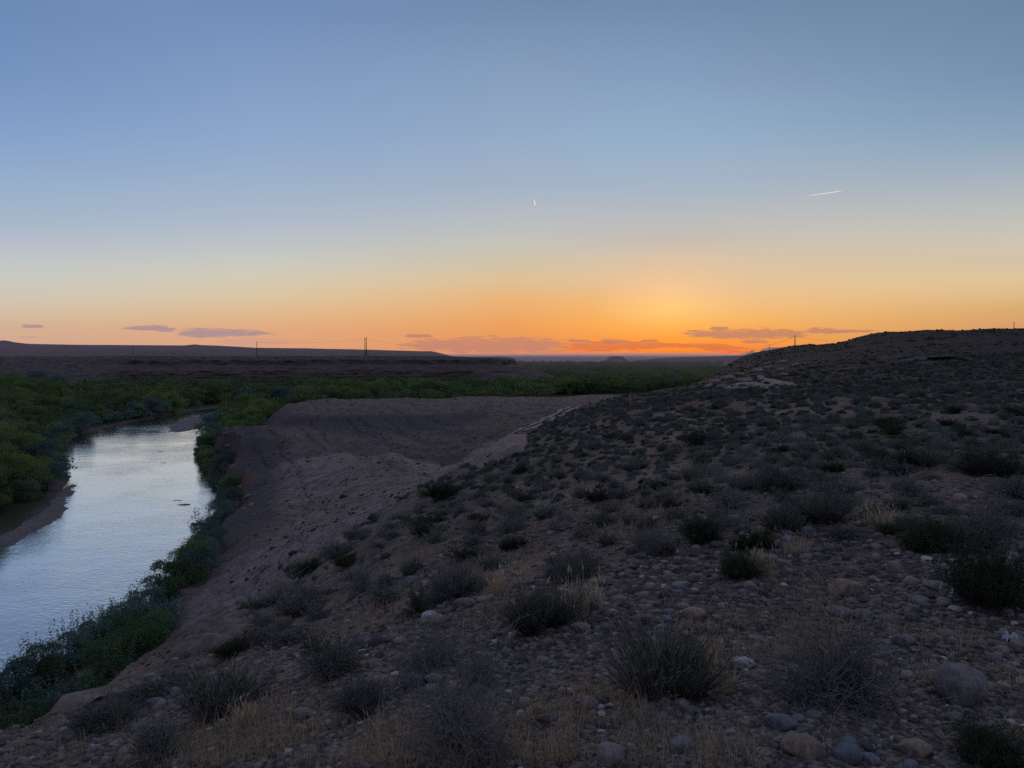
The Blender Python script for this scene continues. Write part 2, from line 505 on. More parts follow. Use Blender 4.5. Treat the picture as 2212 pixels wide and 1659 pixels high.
M = {}
M['ground'] = ground_material()
M['ledge'] = rock_material('sandstone', (0.092, 0.066, 0.056), (0.165, 0.119, 0.102), bump=1.0, scale=0.9)
M['outcrop'] = rock_material('outcrop_sandstone', (0.14, 0.10, 0.088), (0.25, 0.185, 0.165), bump=1.0, scale=0.25)
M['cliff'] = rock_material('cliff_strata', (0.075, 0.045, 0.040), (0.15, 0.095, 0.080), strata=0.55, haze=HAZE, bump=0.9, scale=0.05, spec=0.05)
STONES = {
    'grey': ((0.105, 0.092, 0.085), (0.21, 0.186, 0.172)),
    'tan': ((0.16, 0.115, 0.08), (0.28, 0.21, 0.15)),
    'bluish': ((0.085, 0.09, 0.098), (0.165, 0.173, 0.182)),
    'dark': ((0.045, 0.04, 0.045), (0.095, 0.085, 0.09)),
    'pinkish': ((0.145, 0.105, 0.095), (0.25, 0.19, 0.17)),
    'pale': ((0.28, 0.26, 0.24), (0.42, 0.39, 0.36)),
}
for k, (a, b) in STONES.items():
    M['stone_' + k] = rock_material('cobble_' + k, a, b, bump=0.45, scale=1.6, spec=0.3)


def gravel_material():
    g = NT('gravel_mix')
    isl = g.n('ShaderNodeNewGeometry').outputs['Random Per Island']
    col = g.ramp(isl, [(0.0, (0.035, 0.029, 0.028)), (0.3, (0.056, 0.042, 0.036)), (0.5, (0.096, 0.072, 0.060)), (0.62, (0.088, 0.078, 0.073)), (0.8, (0.150, 0.112, 0.083)), (0.92, (0.118, 0.113, 0.110)), (0.985, (0.23, 0.185, 0.15)), (1.0, (0.33, 0.31, 0.29))]).outputs[0]
    n = g.noise(60, 4, 0.6, g.pos()).outputs[0]
    col = g.mix(0.6, col, g.ramp(n, [(0.3, (0.7,) * 3), (0.7, (1.3,) * 3)]).outputs[0], 'MULTIPLY')
    return g.finish(g.bsdf(col, 0.85, g.bump(n, 0.4, 0.01), 0.25))


M['gravel'] = gravel_material()
M['straw'] = leaf_material('dry_straw', (0.20, 0.145, 0.085), (0.52, 0.40, 0.25), 0, 0.3)
M['straw_pale'] = leaf_material('pale_straw', (0.34, 0.27, 0.18), (0.62, 0.52, 0.38), 0, 0.3)
M['sage_leaf'] = leaf_material('sage_leaf', (0.064, 0.071, 0.060), (0.195, 0.208, 0.168), 0, 0.2)
M['tea_leaf'] = leaf_material('green_stem', (0.085, 0.098, 0.072), (0.235, 0.255, 0.195), 0, 0.2)
M['dark_leaf'] = leaf_material('dark_green_leaf', (0.018, 0.027, 0.014), (0.052, 0.073, 0.036), 0, 0.2)
M['scrub'] = leaf_material('scrub_leaf', (0.03, 0.032, 0.030), (0.085, 0.09, 0.078), 0, 0.1)
M['scrub_dark'] = leaf_material('dark_scrub_leaf', (0.02, 0.026, 0.017), (0.055, 0.068, 0.04), 0, 0.1)
M['twig'] = plain('grey_twig', (0.07, 0.06, 0.054), 0.9)
M['twig_pale'] = plain('pale_twig', (0.17, 0.155, 0.145), 0.9)
M['bark'] = plain('tree_bark', (0.06, 0.045, 0.035), 0.9)
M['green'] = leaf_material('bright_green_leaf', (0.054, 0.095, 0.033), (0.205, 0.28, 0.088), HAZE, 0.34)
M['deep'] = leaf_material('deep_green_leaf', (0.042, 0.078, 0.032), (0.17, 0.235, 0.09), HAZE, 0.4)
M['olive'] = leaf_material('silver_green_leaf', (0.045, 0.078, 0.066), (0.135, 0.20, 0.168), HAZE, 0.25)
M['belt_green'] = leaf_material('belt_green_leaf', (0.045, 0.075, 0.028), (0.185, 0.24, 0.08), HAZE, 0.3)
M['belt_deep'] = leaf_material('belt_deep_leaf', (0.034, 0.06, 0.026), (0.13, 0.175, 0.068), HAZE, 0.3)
M['willow'] = leaf_material('willow_leaf', (0.045, 0.085, 0.07), (0.15, 0.225, 0.185), 0, 0.3)
M['willow_deep'] = leaf_material('deep_willow_leaf', (0.04, 0.075, 0.035), (0.12, 0.18, 0.085), 0, 0.3)
M['pole'] = plain('weathered_pole', (0.025, 0.018, 0.016), 0.9)
M['wire'] = plain('wire', (0.03, 0.03, 0.03), 0.6)
M['sand'] = rock_material('river_sand', (0.085, 0.066, 0.060), (0.14, 0.11, 0.098), bump=0.5, scale=0.4, spec=0.3)
M['track'] = rock_material('track_dust', (0.17, 0.13, 0.112), (0.24, 0.188, 0.163), bump=0.5, scale=0.5)
M['paper'] = plain('white_paper', (0.34, 0.34, 0.37), 0.7)

# ------------------------------------------------------------------ the ground sheet
NC, NR = 900, 860
AP = 4.0
sg = np.linspace(-0.98, 0.98, NC)
ly = np.linspace(math.log(0.5), math.log(2700 + AP), NR)
gs, gl = np.meshgrid(sg, ly, indexing='ij')
gy = np.exp(gl).ravel() - AP
gx = gs.ravel() * (gy + AP)
z, wh, wb, dr = terrain(gx, gy)
dt = detail(gx, gy)
zz = z + dt * (z > -34.5)
V = np.stack([gx, gy, zz + Z0], -1)
me = mesh_of('ground', V, [grid_faces(NC, NR)], [M['ground']])


def blur(a, k=2):
    a = a.reshape(NC, NR).astype(float)
    for _ in range(k):
        a[1:-1, 1:-1] = (a[1:-1, 1:-1] * 2 + a[:-2, 1:-1] + a[2:, 1:-1] + a[1:-1, :-2] + a[1:-1, 2:]) / 6
    return a.ravel()


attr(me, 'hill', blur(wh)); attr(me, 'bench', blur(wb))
uu, vv = pix(np.stack([gx, np.maximum(gy, 1), zz + Z0], -1))
edge = 5 * fbm(gx / 9, gy / 9, 3, 81)
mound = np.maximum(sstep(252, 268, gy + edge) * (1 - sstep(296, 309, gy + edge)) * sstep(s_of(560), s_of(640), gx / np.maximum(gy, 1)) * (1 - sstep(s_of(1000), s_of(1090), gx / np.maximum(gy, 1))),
                   sstep(183, 189, gy + edge) * (1 - sstep(205, 216, gy + edge)) * sstep(s_of(760), s_of(840), gx / np.maximum(gy, 1)) * (1 - sstep(s_of(980), s_of(1060), gx / np.maximum(gy, 1))))  # mound and gully faces darkened to paint in their shading
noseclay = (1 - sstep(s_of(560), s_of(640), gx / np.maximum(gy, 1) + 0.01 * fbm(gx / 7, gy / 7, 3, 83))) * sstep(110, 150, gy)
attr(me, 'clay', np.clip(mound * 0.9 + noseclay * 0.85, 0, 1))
attr(me, 'rust', (1 - sstep(4, 9, dr + 4 * fbm(gx / 6, gy / 6, 3, 87))) * 0.7 * sstep(-35.2, -33.5, z) * sstep(150, 165, gy) * (1 - sstep(215, 235, gy)))
attr(me, 'mud', 1 - sstep(3, 7, dr + 2 * fbm(gx / 6, gy / 6, 3, 89)))
rr = np.hypot(gx, gy)
attr(me, 'scrub', sstep(70, 150, rr) * 0.9)
attr(me, 'shade', sstep(186, 196, gy + edge) * 0.85)  # bench soil mixed to a darker brown beyond the crest
attr(me, 'rough', sstep(15, 70, rr))
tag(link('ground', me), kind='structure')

# ------------------------------------------------------------------ river water, sandbars
nL = 160


def resample(P, n):
    d = np.concatenate([[0], np.cumsum(np.hypot(*np.diff(P, axis=0).T))])
    k = np.linspace(0, d[-1], n)
    return np.stack([np.interp(k, d, P[:, 0]), np.interp(k, d, P[:, 1])], -1)


Lr, Rr = resample(left_edge, nL), resample(right_edge, nL)
mid = (Lr + Rr) / 2
ex = (Rr - Lr); el = np.linalg.norm(ex, axis=1, keepdims=True)
Lr, Rr = Lr - ex / el * 6, Rr + ex / el * 6
W = np.stack([Lr + (Rr - Lr) * k for k in np.linspace(0, 1, 10)], 1)
V = np.concatenate([W.reshape(-1, 2), np.zeros((nL * 10, 1))], 1)
g = NT('river_water'); P = g.pos()
mp = g.n('ShaderNodeMapping'); g.l(P, mp.inputs[0]); mp.inputs['Scale'].default_value = (0.55, 0.8, 1); mp.inputs['Rotation'].default_value = (0, 0, 0.5)
w1 = g.noise(1.9, 3, 0.55, mp.outputs[0]).outputs[0]
w2 = g.noise(0.16, 4, 0.6, mp.outputs[0]).outputs[0]
mask = g.ramp(g.noise(0.022, 5, 0.6, P).outputs[0], [(0.40, (0.15,) * 3), (0.6, (1.1,) * 3)]).outputs[0]
hgt = g.math('ADD', g.math('MULTIPLY', g.math('MULTIPLY', w1, mask), 0.42), g.math('MULTIPLY', w2, 0.75))
nb = g.bump(hgt, 1.0, 0.16)
gl_ = g.n('ShaderNodeBsdfGlossy'); gl_.inputs['Roughness'].default_value = 0.10; gl_.inputs['Color'].default_value = (0.99, 0.95, 0.895, 1); g.l(nb, gl_.inputs['Normal'])
df = g.n('ShaderNodeBsdfDiffuse'); df.inputs[0].default_value = (0.20, 0.175, 0.155, 1)
fr = g.n('ShaderNodeLayerWeight'); fr.inputs[0].default_value = 0.5; g.l(nb, fr.inputs['Normal'])
fac = g.ramp(fr.outputs['Facing'], [(0.0, (0.1,) * 3), (0.62, (0.37,) * 3), (0.74, (0.76,) * 3), (0.83, (0.97,) * 3)]).outputs[0]
ms = g.n('ShaderNodeMixShader'); g.l(fac, ms.inputs[0]); g.l(df.outputs[0], ms.inputs[1]); g.l(gl_.outputs[0], ms.inputs[2])
M['water'] = g.finish(ms.outputs[0])
tag(link('river', mesh_of('river', V, [grid_faces(nL, 10)], [M['water']])), kind='structure')


def patch(name, poly, mat, hmax, soft, base=None, n=70, seed=0, sink=0.12, rough=0.15):
    """a low mound that fills an outline (N,2) on the ground: bar of sand, rock slab"""
    lo, hi = poly.min(0), poly.max(0)
    a, b = np.meshgrid(np.linspace(lo[0], hi[0], n), np.linspace(lo[1], hi[1], n), indexing='ij')
    x, y = a.ravel(), b.ravel()
    sc = max(soft, 1e-3)
    d = -poly_dist(x, y, poly) + 0.55 * sc * fbm(x / sc / 1.3, y / sc / 1.3, 3, seed)
    k = np.clip(d / sc, -1, 1)
    dome = np.where(k > 0, 1 - (1 - np.minimum(k, 1)) ** 2.2, k * 1.0)
    bz = gz(x, y) if base is None else np.full(x.shape, base)
    zt = bz + np.where(k > 0, dome * hmax * (1 + rough * fbm(x / sc * .7, y / sc * .7, 4, seed + 5) * 3), dome * sink * 2) - sink * 0.5
    keep = (k > -0.95).reshape(n, n)
    f = grid_faces(n, n)
    f = f[keep.ravel()[f].all(1)]
    used = np.unique(f); mp_ = np.full(n * n, -1); mp_[used] = np.arange(len(used))
    Vv = np.stack([x, y, zt], -1)[used]
    c = np.array([Vv[:, 0].mean(), Vv[:, 1].mean(), Vv[:, 2].min()])
    return link(name, mesh_of(name, Vv - c, [mp_[f]], [mat]), loc=c)


bar = on_water([(358, 924), (366, 932), (388, 934), (412, 930), (440, 925), (470, 915), (478, 900), (505, 890), (526, 884), (500, 882), (450, 892), (400, 905), (370, 915)])
tag(patch('sandbar', bar, M['sand'], 0.55, 5.0, base=-0.02, seed=3, sink=0.3, rough=0.05), kind='structure')
beach = on_water([(-260, 1290), (-60, 1212), (30, 1178), (90, 1145), (132, 1117), (151, 1094), (150, 1084), (163, 1050), (168, 1040), (140, 1052), (90, 1082), (0, 1118), (-300, 1190)])
tag(patch('beach', beach, M['sand'], 0.75, 3.5, base=-0.05, seed=9, sink=0.3, rough=0.05), kind='structure')
bar2 = on_water([(640, 866), (560, 870), (480, 878), (395, 888), (345, 898), (360, 893), (430, 880), (520, 868), (620, 861)])
tag(patch('mud_bank', bar2, M['sand'], 0.9, 6.0, base=0.0, seed=13, sink=0.4, rough=0.05), kind='structure')

# dirt track on the bench: two wheel ruts lying on the ground
ctr = hit(np.array([1120, 1150, 1180, 1200, 1219, 1238]), np.array([934, 922, 910, 899, 889, 878]))
cc = resample(ctr[:, :2], 180)
tg = np.gradient(cc, axis=0); tg /= np.linalg.norm(tg, axis=1, keepdims=True); nr = np.stack([-tg[:, 1], tg[:, 0]], -1)
Vs, Fs = [], []
for off in (-1.6, 1.6):
    A_, B_ = cc + nr * (off - 0.75), cc + nr * (off + 0.75)
    for Q in (A_, B_):
        zr = np.convolve(np.pad(gz(Q[:, 0], Q[:, 1]), 6, mode='edge'), np.ones(13) / 13, 'valid')
        Vs.append(np.stack([Q[:, 0], Q[:, 1], zr + 0.26], -1))
Vt = np.concatenate(Vs)
i = np.arange(179)
for o in (0, 360):
    Fs.append(np.stack([o + i, o + i + 1, o + 180 + i + 1, o + 180 + i], -1))
tag(link('dirt_track', mesh_of('dirt_track', Vt, [np.concatenate(Fs)], [M['track']])), kind='structure')

# ------------------------------------------------------------------ mesa across the river
rim_uY = [(-900, 620), (-400, 660), (0, 700), (150, 715), (300, 740), (430, 755), (555, 780), (680, 790), (790, 800), (900, 808), (1000, 820), (1060, 830), (1092, 845), (1103, 868), (1107, 905), (1106, 1000), (1098, 1200), (1085, 1500)]
rp = np.array([(s_of(u) * Y, Y) for u, Y in rim_uY])
NM = 1500
rl = resample(rp, NM)
ru = CU + F * rl[:, 0] / rl[:, 1]
for _ in range(12):
    rl[1:-1] = (rl[:-2] + 2 * rl[1:-1] + rl[2:]) / 4
tg = np.gradient(rl, axis=0); tg /= np.linalg.norm(tg, axis=1, keepdims=True)
nr = np.stack([tg[:, 1], -tg[:, 0]], -1)
arc = np.concatenate([[0], np.cumsum(np.hypot(*np.diff(rl, axis=0).T))])
ztop = np.interp(ru, [-900, 0, 200, 900, 965, 1050, 1095, 1110], [-1.5, -1.8, -2.0, -2.0, -2.4, -3.8, -5.6, -6.0]) + 0.8 * fbm(arc / 60, arc * 0, 3, 3)
prof_cliff = np.array([(-160, -1.2), (-60, -0.6), (-15, -.1), (0, -0.3), (9, -3.0), (12, -4.2), (12.6, -5.5), (13.2, -8.5), (16, -9.5), (23, -13), (26, -14.5), (26.4, -15.6), (28.5, -16.2), (29, -19), (31, -19.6), (31.5, -22.5), (33.5, -23), (34, -26.5), (37, -28), (44, -31), (56, -34), (80, -38)])
prof_slope = np.array([(-160, -1.2), (-60, -0.6), (-15, -.1), (0, -0.6), (8, -1.6), (15, -3), (22, -5), (30, -7.5), (38, -10), (46, -12.5), (54, -15), (60, -17), (66, -19), (72, -21), (78, -23), (84, -25), (90, -27), (96, -29), (103, -31), (112, -33), (122, -35), (140, -38)])
prof_nose = np.array([(-160, -1.2), (-60, -0.6), (-15, -.1), (0, -0.2), (2, -0.7), (3, -1.5), (3.6, -4), (4.2, -7), (6, -8.2), (10, -10.2), (14, -12.2), (18, -14.2), (22, -16), (26, -18), (30, -19.8), (34, -21.6), (39, -23.8), (44, -26), (50, -28.4), (57, -31), (66, -34), (85, -38)])


def dense(p, n=4):
    k = np.arange(len(p)); q = np.linspace(0, len(p) - 1, (len(p) - 1) * n + 1)
    return np.stack([np.interp(q, k, p[:, 0]), np.interp(q, k, p[:, 1])], -1)


pc, ps, pn = dense(prof_cliff), dense(prof_slope), dense(prof_nose)
wl = 1 - sstep(90, 330, ru + 60 * fbm(arc / 50, arc * 0, 3, 15)); wn = sstep(985, 1075, ru + 25 * fbm(arc / 40, arc * 0, 2, 16)); wn[arc > arc[np.argmax(ru)]] = 1
off = pc[None, :, 0] * (1 - wl - wn)[:, None] + ps[None, :, 0] * wl[:, None] + pn[None, :, 0] * wn[:, None]
hz = pc[None, :, 1] * (1 - wl - wn)[:, None] + ps[None, :, 1] * wl[:, None] + pn[None, :, 1] * wn[:, None]
lam = np.arange(len(pc))[None, :] / 4.0
A2 = arc[:, None] + 0 * lam
crag = 7 * fbm(A2 / 34, hz / 60, 3, 21) + 3.2 * fbm(A2 / 9, hz / 3.5, 4, 22) + 9 * np.abs(fbm(A2 / 45, 0 * A2, 3, 23)) * sstep(-5, -14, hz)
off = off + crag * sstep(-4, 8, off) * (1 - 0.5 * wl[:, None])
px_ = rl[:, None, 0] + nr[:, None, 0] * off; py_ = rl[:, None, 1] + nr[:, None, 1] * off
pz = ztop[:, None] * (1 - sstep(0, 30, off)) + -2.0 * sstep(0, 30, off) + hz + 1.3 * fbm(A2 / 14, off / 14, 3, 25) * sstep(3, 9, off) + Z0
V = np.stack([px_, py_, pz], -1).reshape(-1, 3)
me = mesh_of('mesa', V, [grid_faces(NM, len(pc))[:, ::-1]], [M['cliff']])
g = NT('mesa_ground'); P = g.pos()
stv = g.n('ShaderNodeAttribute', attribute_name='cliff').outputs['Fac']
mp = g.n('ShaderNodeMapping'); g.l(P, mp.inputs[0]); mp.inputs['Scale'].default_value = (0.012, 0.012, 1.05)
ns = g.noise(1.0, 6, 0.72, mp.outputs[0]).outputs[0]
base = g.mix(g.noise(0.07, 6, 0.7, P).outputs[0], (0.095, 0.066, 0.060), (0.20, 0.142, 0.126))
band = g.ramp(ns, [(0.36, (0.22,) * 3), (0.45, (0.95,) * 3), (0.5, (0.4,) * 3), (0.56, (1.1,) * 3), (0.62, (0.55,) * 3)]).outputs[0]
cl = g.mix(1.0, base, band, 'MULTIPLY')
veg = g.mix(g.ramp(g.noise(0.22, 6, 0.75, P).outputs[0], [(0.45, (0,) * 3), (0.58, (1,) * 3)]).outputs[0], (0.13, 0.10, 0.082), (0.05, 0.052, 0.042))
col = g.mix(stv, veg, cl)
nb = g.bump(g.math('ADD', ns, g.noise(0.35, 6, 0.7, P).outputs[0]), 1.0, 1.6)
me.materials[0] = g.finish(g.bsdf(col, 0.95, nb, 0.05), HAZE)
attr(me, 'cliff', ((1 - wl)[:, None] * sstep(7, 13, off) * (1 - 0.45 * sstep(-9.5, -11, hz) * (1 - sstep(-13, -15, hz)))).ravel())
tag(link('mesa', me), kind='structure')


# ------------------------------------------------------------------ far country
def ridge(name, pts, Y, front, base_z, mat, n=260, amp=0.6, rows=26, back=0.35, seed=0, detail_len=None):
    """long hill whose skyline runs through survey points (u, v) at distance Y"""
    P_ = np.array(pts, float)
    u = np.linspace(P_[0, 0], P_[-1, 0], n)
    v = np.interp(u, P_[:, 0], P_[:, 1])
    s, t = st(u, v)
    dl = detail_len or Y * 0.02
    crest = t * Y + amp * fbm(s * Y / dl, 0 * s, 4, seed)
    k = np.linspace(0, 1, rows)
    yy = np.concatenate([Y - front * (1 - k), Y + front * back * np.linspace(0.05, 1, 5)])
    prof = np.concatenate([k ** 1.25, 1 - 0.9 * np.linspace(0.05, 1, 5)])
    YY = yy[None, :] + 0 * u[:, None]
    X = s[:, None] * Y * (0.35 + 0.65 * YY / Y)
    Zr = base_z + (crest[:, None] - base_z) * prof[None, :]
    Zr = Zr + (np.abs(crest[:, None] - base_z) * 0.10) * fbm(X / dl, YY / dl, 4, seed + 3) * np.minimum(1, 4 * prof * (1 - prof))[None, :]
    V = np.stack([X, YY, Zr + Z0], -1).reshape(-1, 3)
    return tag(link(name, mesh_of(name, V, [grid_faces(n, len(yy))], [mat])), kind='structure')


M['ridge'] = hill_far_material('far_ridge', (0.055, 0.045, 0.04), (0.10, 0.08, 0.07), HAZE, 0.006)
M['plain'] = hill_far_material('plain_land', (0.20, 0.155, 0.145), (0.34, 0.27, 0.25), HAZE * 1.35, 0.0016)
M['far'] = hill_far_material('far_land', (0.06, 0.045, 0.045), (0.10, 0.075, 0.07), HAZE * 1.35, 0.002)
ridge('hill', [(-700, 738), (-300, 741), (-60, 741), (-10, 738), (6, 735), (16, 736), (30, 739), (60, 742.5), (150, 744.5), (300, 745.5), (395, 746.3), (408, 745.2), (419, 743.8), (424, 743.6), (430, 745), (470, 746.6), (550, 751), (660, 752.5), (760, 754.5), (850, 757), (905, 758.5), (930, 758.5), (945, 761), (962, 765.5), (975, 769)], 2600, 1300, -8, M['ridge'], amp=0.8, seed=51, detail_len=90)
yb = np.array([2300, 3000, 4500, 7000, 11000, 18000, 30000, 60000, 90000.])
sx = np.linspace(-1.1, 1.1, 120)
X = (sx[:, None] * yb[None, :]); Yb = yb[None, :] + 0 * X
V = np.stack([X, Yb, np.full(X.shape, -37.5 + Z0) - (Yb < 2400) * 6], -1).reshape(-1, 3)
tag(link('plain', mesh_of('plain', V, [grid_faces(120, len(yb))], [M['plain']])), kind='structure')
ridge('far_plateau', [(600, 765.5), (860, 765), (1000, 764.5), (1200, 764), (1290, 763.5), (1380, 763), (1540, 763.2), (1545, 764.3), (1700, 764.5), (2300, 765)], 30000, 9000, -42, M['far'], amp=6, seed=61)
ridge('low_ridge', [(900, 777), (1050, 776), (1100, 775), (1150, 774), (1185, 773), (1215, 775), (1260, 776.5), (1300, 775.5), (1340, 777), (1420, 778)], 7500, 1800, -40, M['far'], amp=3, seed=63)
ridge('low_ridge', [(980, 782), (1090, 779), (1130, 777), (1150, 776.5), (1190, 778.5), (1255, 779), (1290, 777.5), (1320, 779), (1380, 781)], 5200, 900, -40, M['far'], amp=2, seed=64)
ridge('low_ridge', [(1345, 781), (1390, 777), (1430, 773.5), (1480, 771.5), (1540, 769.5), (1600, 768), (1700, 766)], 3300, 900, -40, M['far'], amp=1.0, seed=65)
for u0 in (1075, 1140, 1248, 1318, 1378, 1505, 1570):
    ridge('far_knoll', [(u0 - 24, 774), (u0 - 10, 770), (u0 - 4, 767.6), (u0 + 4, 767.6), (u0 + 11, 770), (u0 + 26, 774)], 14000, 2500, -42, M['far'], n=50, amp=4, seed=int(u0))


def butte(name, u0, v_base, prof, Y, mat, label, seed, depth=1.0):
    """flat-topped rock tower: outline (half width px, v) from base to top, turned round its axis"""
    s0, tb = st(u0, v_base)
    n = 72; th = np.linspace(0, 2 * PI, n, endpoint=False)
    rows = []
    pr = np.array(prof, float); q = np.linspace(0, len(pr) - 1, (len(pr) - 1) * 5 + 1)
    hw = np.interp(q, np.arange(len(pr)), pr[:, 0]); hv = np.interp(q, np.arange(len(pr)), pr[:, 1])
    for w, v in zip(hw, hv):
        r = w / F * Y * (1 + 0.25 * fbm(np.cos(th) * 1.6 + 5, np.sin(th) * 1.6 + v * .02, 4, seed))
        z = float(st(u0, v)[1]) * Y
        rows.append(np.stack([r * np.cos(th), r * np.sin(th) * depth, np.full(n, z)], -1))
    V = np.concatenate(rows)
    a = np.arange(n); b = (a + 1) % n
    Fq = np.concatenate([np.stack([k * n + a, k * n + b, (k + 1) * n + b, (k + 1) * n + a], -1) for k in range(len(rows) - 1)])
    V = np.vstack([V, [[0, 0, V[-1, 2] + 0.3]]])
    top = np.stack([(len(rows) - 1) * n + a, (len(rows) - 1) * n + b, np.full(n, len(V) - 1)], -1)
    base = V[:, 2].min(); V[:, 2] -= base
    o = link(name, mesh_of(name, V, [Fq, top], [mat]), loc=(s0 * Y, Y, base + Z0))
    return tag(o, label, 'butte')


butte('butte', 1331, 781, [(30, 782), (24, 778), (18, 774.5), (16.5, 773.8), (15.5, 771.2), (13, 770.2), (8, 769.8)], 4300, M['far'], 'small dark flat-topped butte standing alone on the hazy plain', 5)
butte('butte', 1625, 766, [(26, 767), (14, 763), (6, 760), (3.4, 758.6), (2.6, 757), (1.4, 756.4)], 16000, M['far'], 'tiny pale pointed butte beside the foot of the long slope', 7)
butte('butte', 1676, 768, [(44, 768), (34, 762), (30, 759), (27, 755.2), (25, 754), (20, 752.5), (14, 750.6), (8, 750.2)], 16000, M['far'], 'pale blue distant butte partly hidden behind the hill near the small pole', 8)

# ------------------------------------------------------------------ templates: shrubs, trees, stones, grass


def tubes(paths, radii, sides=3):
    """paths (n, k, 3) -> verts, quads"""
    n, k, _ = paths.shape
    d = np.gradient(paths, axis=1); d /= np.linalg.norm(d, axis=2, keepdims=True) + 1e-9
    ref = np.where(np.abs(d[..., 2:3]) > 0.9, np.array([1., 0, 0]), np.array([0, 0, 1.]))
    a = np.cross(d, ref); a /= np.linalg.norm(a, axis=2, keepdims=True) + 1e-9
    b = np.cross(d, a)
    th = np.arange(sides) * 2 * PI / sides
    ring = paths[:, :, None, :] + (a[:, :, None, :] * np.cos(th)[None, None, :, None] + b[:, :, None, :] * np.sin(th)[None, None, :, None]) * radii[:, :, None, None]
    V = ring.reshape(-1, 3)
    base = (np.arange(n)[:, None, None] * k + np.arange(k - 1)[None, :, None]) * sides
    j = np.arange(sides)[None, None, :]; j2 = (j + 1) % sides
    Q = np.stack([base + j, base + j2, base + sides + j2, base + sides + j], -1).reshape(-1, 4)
    return V, Q


def leaves(P, size, r, flat=0.6, aspect=0.5, up=None):
    """a small pointed quad at each point P with random turn; up: preferred long axis (n,3)"""
    n = len(P)
    a = r.normal(size=(n, 3))
    if up is not None: a = a * flat + up
    a /= np.linalg.norm(a, axis=1, keepdims=True)
    b = np.cross(a, r.normal(size=(n, 3))); b /= np.linalg.norm(b, axis=1, keepdims=True)
    s = (size * r.uniform(0.6, 1.3, n))[:, None]
    V = np.stack([P, P + a * s * 0.5 + b * s * aspect * 0.5, P + a * s, P + a * s * 0.5 - b * s * aspect * 0.5], 1).reshape(-1, 3)
    return V, np.arange(4 * n).reshape(n, 4)


def stems(n, r, height=1.0, spread=1.0, upright=0.5, k=6, wob=0.12):
    th = r.uniform(0, 2 * PI, n)
    el = np.arccos(r.uniform(0, 1, n) ** (0.5 + upright))      # angle from vertical
    el = el * spread
    L = r.uniform(0.65, 1.08, n)
    d = np.stack([np.sin(el) * np.cos(th), np.sin(el) * np.sin(th), np.cos(el) * height], -1)
    q = np.linspace(0, 1, k)
    P = d[:, None, :] * (L[:, None] * q[None, :])[..., None]
    P[..., 2] += 0.18 * height * (q[None, :] ** 0.6) * (1 - np.cos(el))[:, None] * L[:, None]
    w = np.cumsum(r.normal(size=(n, k, 3)) * wob / k ** 0.5, axis=1) * q[None, :, None]
    P = P + w
    P[:, 0, :2] += r.normal(size=(n, 2)) * 0.05
    P[..., 2] = np.maximum(P[..., 2], 0.0)
    return P


def shrub_template(kind, seed, quality=1.0):
    """unit shrub, about 1 in radius; returns (foliage mesh, branch mesh)"""
    r = np.random.default_rng(seed)
    q = quality
    if kind == 'sage':
        S = stems(int(230 * q), r, 0.95, 1.0, 0.1, 6, 0.16)
        lf, npts, ls, asp, nb = 'sage_leaf', int(9000 * q), 0.062 / q ** 0.4, 0.45, 0.008
    elif kind == 'tea':
        S = stems(int(620 * q), r, 1.15, 0.62, 0.5, 6, 0.10)
        lf, npts, ls, asp, nb = 'tea_leaf', int(4200 * q), 0.16 / q ** 0.4, 0.11, 0.007
    elif kind == 'dark':
        S = stems(int(200 * q), r, 0.95, 1.0, 0.0, 6, 0.18)
        lf, npts, ls, asp, nb = 'dark_leaf', int(7600 * q), 0.065 / q ** 0.4, 0.5, 0.009
    else:
        S = stems(int(330 * q), r, 0.9, 0.95, 0.1, 7, 0.46)
        lf, npts, ls, asp, nb = 'sage_leaf', int(4200 * q), 0.05 / q ** 0.4, 0.5, 0.008
    k = S.shape[1]
    rad = np.linspace(nb * 1.6, nb * 0.55, k)[None, :] * np.ones((len(S), 1)) / q ** 0.35
    # lumpy outline: some bearings reach farther
    ang = np.arctan2(S[:, -1, 1], S[:, -1, 0])
    S = S * (1 + 0.22 * np.sin(ang * 2 + seed) + 0.15 * np.sin(ang * 5 + 2 * seed))[:, None, None]
    nc = r.integers(3, 6); nc = nc + (4 if kind in ('tea', 'twig') else 0); cx = r.normal(size=(nc, 2)) * (0.33 if kind == 'sage' else 0.42); sc_ = r.uniform(0.45, 0.95, nc); sc_[0] = 0.95; cx[0] *= 0.3
    gi = r.integers(0, nc, len(S))
    S = S * sc_[gi][:, None, None]; S[..., :2] += cx[gi][:, None, :] * np.linspace(0.35 if kind == 'sage' else 0.8, 1, k)[None, :, None]
    bv, bf = tubes(S, rad, 3)
    i = r.integers(0, len(S), npts); f = r.uniform(0.25 if kind != 'tea' else 0.1, 1.0, npts) ** 0.7 * (k - 1)
    j = np.clip(f.astype(int), 0, k - 2); fr_ = (f - j)[:, None]
    P = S[i, j] * (1 - fr_) + S[i, j + 1] * fr_ + r.normal(size=(npts, 3)) * (0.05 if kind != 'tea' else 0.025)
    P[:, 2] = np.maximum(P[:, 2], 0.01)
    dirn = S[i, j + 1] - S[i, j]; dirn /= np.linalg.norm(dirn, axis=1, keepdims=True) + 1e-9
    lv, lfc = leaves(P, ls, r, 1.1 if kind != 'tea' else 0.16, asp, dirn)
    tw = 'twig_pale' if kind == 'twig' else 'twig'
    fm = mesh_of(kind + '_foliage', lv, [lfc], [M[lf]], smooth=False)
    bmh = mesh_of(kind + '_branches', bv, [bf], [M[tw]])
    both = mesh_of(kind + '_shrub', np.vstack([lv, bv]), [lfc, bf + len(lv)], [M[lf], M[tw]], np.concatenate([np.zeros(len(lfc)), np.ones(len(bf))]), smooth=False)
    return fm, bmh, both, (lv, lfc, bv, bf)


